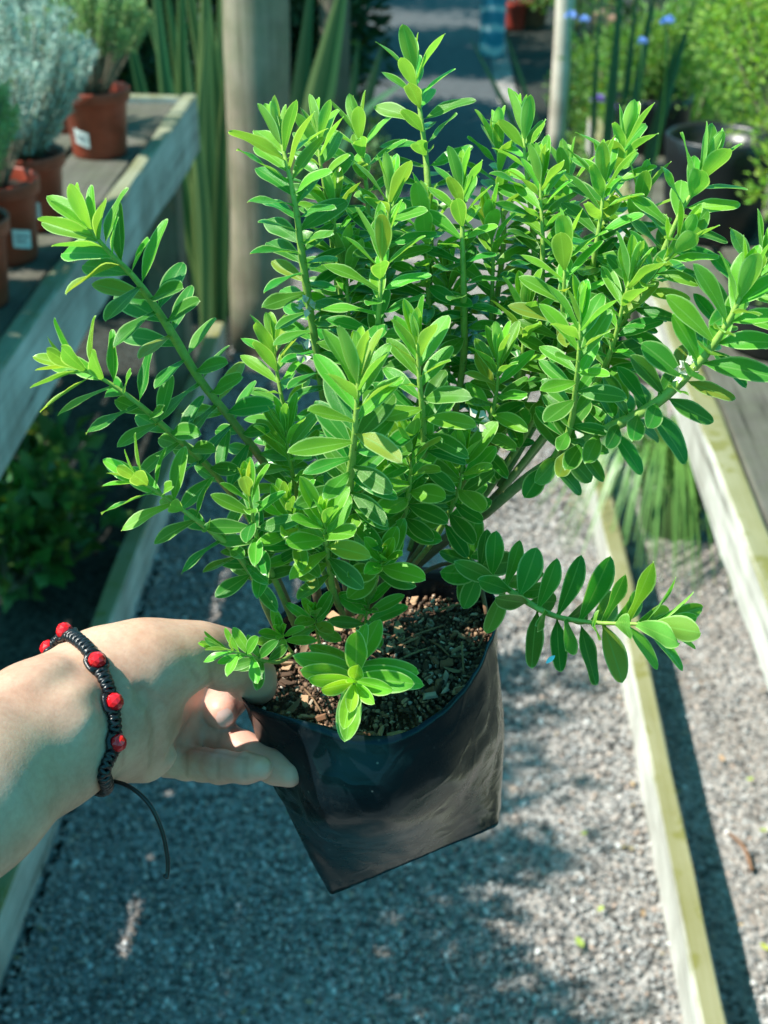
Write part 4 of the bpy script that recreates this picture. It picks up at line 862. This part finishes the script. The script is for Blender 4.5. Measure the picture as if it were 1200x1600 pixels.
def surface_nets(vol):
    ins = vol < 0; nx, ny, nz = vol.shape
    acc = np.zeros((nx-1, ny-1, nz-1, 3), np.float32); cnt = np.zeros((nx-1, ny-1, nz-1), np.float32)
    for ax_ in range(3):
        oth = [a for a in range(3) if a != ax_]
        for u in (0, 1):
            for v in (0, 1):
                s0 = [slice(0, -1)]*3; s1 = [slice(0, -1)]*3; offs = [0, 0, 0]
                offs[oth[0]] = u; offs[oth[1]] = v
                for o_, val in ((oth[0], u), (oth[1], v)):
                    s0[o_] = slice(val, vol.shape[o_]-1+val); s1[o_] = s0[o_]
                s1[ax_] = slice(1, None); a = vol[tuple(s0)]; b = vol[tuple(s1)]; cr = (a < 0) != (b < 0)
                t = np.where(cr, a/(a-b+1e-20), 0); p = [None]*3
                for k in range(3): acc[..., k] += np.where(cr, t if k == ax_ else offs[k], 0)
                cnt += cr
    act = cnt > 0; idx = -np.ones(act.shape, np.int64); ids = np.argwhere(act); idx[act] = np.arange(len(ids))
    V = ids+acc[act]/cnt[act][:, None]; F = []
    for ax_ in range(3):
        o1, o2 = [(1, 2), (2, 0), (0, 1)][ax_]
        s0 = [slice(None)]*3; s1 = [slice(None)]*3; s0[ax_] = slice(0, -1); s1[ax_] = slice(1, None)
        a = ins[tuple(s0)]; b = ins[tuple(s1)]; q = np.argwhere(a != b); fl = a[tuple(q.T)]
        ok = (q[:, o1] > 0) & (q[:, o2] > 0) & (q[:, o1] < vol.shape[o1]-1) & (q[:, o2] < vol.shape[o2]-1); q = q[ok]; fl = fl[ok]
        def g(d1, d2): r = q.copy(); r[:, o1] -= d1; r[:, o2] -= d2; return idx[tuple(r.T)]
        quad = np.stack([g(1, 1), g(0, 1), g(0, 0), g(1, 0)], -1); quad[~fl] = quad[~fl][:, ::-1]; F.append(quad)
    return V, np.vstack(F)
V, F = surface_nets(vol); V = lo+V*res
for it in range(3):   # light smoothing
    A = np.zeros_like(V); c_ = np.zeros(len(V))
    for k in range(4):
        np.add.at(A, F[:, k], V[F[:, (k+1) % 4]]); np.add.at(A, F[:, k], V[F[:, (k+3) % 4]]); np.add.at(c_, F[:, k], 2)
    V = V*.5+.5*A/c_[:, None]
cre = np.zeros(len(V))
for pts, r in CR:
    e = np.full(len(V), 1.)
    for a, b in zip(pts[:-1], pts[1:]): e = np.minimum(e, cone(V, c3(*a), c3(*b), 0, 0))
    cre = np.maximum(cre, np.clip(1-e/.0016, 0, 1)*(1. if r > .001 else .5))
tips = np.full(len(V), 1.)
for t in [(404, 1197, .575), (452, 1210, .586), (346, 1112, .602), (404, 1072, .600), (425, 1100, .64)]: tips = np.minimum(tips, np.linalg.norm(V-c3(*t), axis=1))
tips = np.clip(1-tips/.045, 0, 1)
c2w = lambda Q: CAM+Q[:, :1]*RT+Q[:, 1:2]*UP+Q[:, 2:]*FW
m, n_, b, out = mat('skin'); co = objco(n_)
big = noise_(n_, 45, co, 4); fine = noise_(n_, 900, co, 3); wr = N(n_, 'ShaderNodeTexVoronoi', i={'Scale': 520}); wr.feature = 'DISTANCE_TO_EDGE'; n_.links.new(co, wr.inputs['Vector'])
blot = noise_(n_, 16, co, 5, .65); spk = noise_(n_, 420, co, 2)
col = ramp(n_, big.outputs[0], [(.3, (.43, .235, .16)), (.5, (.52, .315, .225)), (.72, (.57, .375, .27))])
col = mixc(n_, .55, col, ramp(n_, blot.outputs[0], [(.32, (.80, .62, .58)), (.5, (1, 1, 1)), (.7, (1.06, 1.02, .92))]), 'MULTIPLY')
col = mixc(n_, .35, col, ramp(n_, spk.outputs[0], [(.3, (.82, .72, .68)), (.6, (1.05, 1.05, 1.05))]), 'MULTIPLY')
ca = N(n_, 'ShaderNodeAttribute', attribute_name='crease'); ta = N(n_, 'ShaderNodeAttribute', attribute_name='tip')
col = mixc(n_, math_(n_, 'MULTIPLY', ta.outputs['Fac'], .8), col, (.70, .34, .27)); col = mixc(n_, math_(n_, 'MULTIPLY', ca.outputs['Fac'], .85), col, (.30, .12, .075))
n_.links.new(col, b.inputs['Base Color']); b.inputs['Roughness'].default_value = .48; b.inputs['Specular IOR Level'].default_value = .4
b.inputs['Subsurface Weight'].default_value = .25; b.inputs['Subsurface Radius'].default_value = (1, .35, .2); b.inputs['Subsurface Scale'].default_value = .006
mid_ = noise_(n_, 160, co, 3); bump(n_, b, math_(n_, 'ADD', math_(n_, 'MULTIPLY', mid_.outputs[0], .5), math_(n_, 'ADD', fine.outputs[0], math_(n_, 'MULTIPLY', wr.outputs['Distance'], .6))), .13, .0007); M['skin'] = m
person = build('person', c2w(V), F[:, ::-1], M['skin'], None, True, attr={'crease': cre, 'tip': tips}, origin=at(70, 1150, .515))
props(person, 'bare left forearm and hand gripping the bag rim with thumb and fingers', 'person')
# finger nail on the curled middle finger and hidden thumb nail
def nail(px, py, ang, L, Wd):
    dd = np.linspace(.50, .66, 900); P = np.stack([c3(px, py, d) for d in dd]); v = hand_sdf(P); k = int(np.argmax(v < 0)); p0 = c3(px, py, dd[k])
    t = np.array([math.cos(ang), math.sin(ang), 0]); sd_ = np.array([-math.sin(ang), math.cos(ang), 0]); Vn = []; Fn = []
    for i in range(7):
        for j in range(5):
            u, v_ = i/6-.5, j/4-.5; wv_ = Wd*(1-.5*abs(2*u)**3); q = p0+t*u*L+sd_*v_*wv_
            q = outward(q, 6, .0007)[0]; Vn.append(q)
    for i in range(6):
        for j in range(4): Fn.append((i*5+j, i*5+j+1, (i+1)*5+j+1, (i+1)*5+j))
    build('fingernail', c2w(np.array(Vn)), Fn, M['nail'], person)
def outward(p, n_it=12, lift=.0017):   # push a point onto the skin, then a bit outside
    p = p.copy()
    for _ in range(n_it):
        e = 5e-4; f0 = hand_sdf(p[None])[0]; g = np.array([hand_sdf((p+e*np.eye(3)[k])[None])[0]-f0 for k in range(3)])/e; g /= np.linalg.norm(g)+1e-9
        p = p-g*(f0-lift)*.8
    return p, g
M['nail'] = plain('finger_nail', (.70, .44, .38), .18, .5, 60, .2, .05)

CREASES = []; nail(354, 1124, math.radians(-65), .0085, .0075)
# ------------------------------------------------------------------ bracelet round the wrist
CREASES = []
LOOPPX = [(58, 1008), (104, 990), (146, 1036), (170, 1097), (176, 1160), (166, 1205)]
A0 = c3(60, 1155, .512); A1 = c3(160, 1100, .543)
# plane of the loop: through the top (78,1000), middle (172,1100) and bottom (160,1225) of the wrist
def surf(px, py):
    dd = np.linspace(.44, .66, 900); P = np.stack([c3(px, py, d) for d in dd]); v = hand_sdf(P); k = int(np.argmin(v)) if not (v < 0).any() else int(np.argmax(v < 0)); return c3(px, py, dd[k])
pt = [surf(*q) for q in [(104, 996), (148, 1036), (170, 1098), (174, 1160), (160, 1218)]]
cen = c3(128, 1112, .548); Q = np.array(pt)-cen
back = [c3(60, 1012, .548), c3(48, 1060, .575), c3(80, 1140, .59), c3(130, 1210, .575)]
ctrl = pt+back[::-1]
loop = spline(ctrl+[ctrl[0]], 150)[:-1]; 
for _ in range(8):
    f0 = hand_sdf(loop); gr_ = np.stack([hand_sdf(loop+5e-4*np.eye(3)[k])-f0 for k in range(3)], -1); gr_ /= np.linalg.norm(gr_, axis=1)[:, None]+1e-9; loop = loop-gr_*(f0-.0017)[:, None]*.8
for _ in range(2): loop = (np.roll(loop, 1, 0)+loop*2+np.roll(loop, -1, 0))/4
loopc = np.vstack([loop, loop[:1]]); Lw = c2w(loopc)
br = empty('bracelet', c2w(np.array(pt[2])[None])[0], 'black knotted cord bracelet with red beads on the wrist', 'bracelet')
fine_ = spline(Lw, 900); T, E, B = frames(fine_); acc = np.concatenate([[0], np.cumsum(np.linalg.norm(np.diff(fine_, axis=0), axis=1))])
bx = []
for q in [(60, 1009), (104, 996), (148, 1036), (172, 1098), (176, 1160)]:
    pr = fine_-CAM; z = pr@FW; X = pr@RT/z*FPX+600; Y = 800-pr@UP/z*FPX; dd = (X-q[0])**2+(Y-q[1])**2+((z > .552)*900 if q[0] > 70 else 0); bx.append(int(np.argmin(dd)))
grads = []
for p in fine_:
    v = p-CAM; pc = np.array([v@RT, v@UP, v@FW]); e = 5e-4; grads.append(pc)
pcs = np.array(grads); f0 = hand_sdf(pcs); gr = np.stack([hand_sdf(pcs+5e-4*np.eye(3)[k])-f0 for k in range(3)], -1); gr /= np.linalg.norm(gr, axis=1)[:, None]
EN = gr[:, :1]*RT+gr[:, 1:2]*UP+gr[:, 2:]*FW; T = np.gradient(fine_, axis=0); T /= np.linalg.norm(T, axis=1)[:, None]
EN = EN-T*np.sum(EN*T, 1)[:, None]; EN /= np.linalg.norm(EN, axis=1)[:, None]; BN = np.cross(T, EN)
fb = np.zeros(len(fine_))
for i in bx: fb = np.maximum(fb, np.exp(-(np.abs(acc-acc[i])/.0034)**4))
g = G()
for ph in range(4):    # four strands knotted round each other
    sg = 1 if ph < 2 else -1; th = sg*acc/.0046*2*math.pi+(ph % 2)*math.pi+(.9 if sg < 0 else 0)
    cn = np.cos(th)*.0013*(1-fb)+fb*(-.0002); sn = np.sin(th)*.0021*(1-fb)+fb*(.0036 if ph % 2 else -.0036)
    S = fine_+cn[:, None]*EN+sn[:, None]*BN
    V, F, U = tube(S, .00095, 6, cap=False); g.add(V, F, U)
g.done('knotted_cord', M['cord'], br)
bm = bmesh.new(); bmesh.ops.create_icosphere(bm, subdivisions=2, radius=.0034); bead = bpy.data.meshes.new('bead'); bm.to_mesh(bead); bm.free(); bead.materials.append(M['beadred'])
for i in bx:
    o = bpy.data.objects.new('bead', bead); COL.objects.link(o); o.parent = br; o.location = Vector(fine_[i]+EN[i]*.0014-wloc(br)); o.rotation_euler = (random.random()*3, random.random()*3, 0); o.scale = (1, 1, .94)
tail = [(165, 1218, .535), (200, 1228, .53), (232, 1255, .528), (252, 1295, .53), (261, 1335, .532), (262, 1362, .533), (258, 1372, .533)]
V, F, U = tube(spline([at(*q) for q in tail], 30), [.00085]*27+[.0012, .0013, .0009], 8); build('cord_tail', V, F, M['cord'], br)
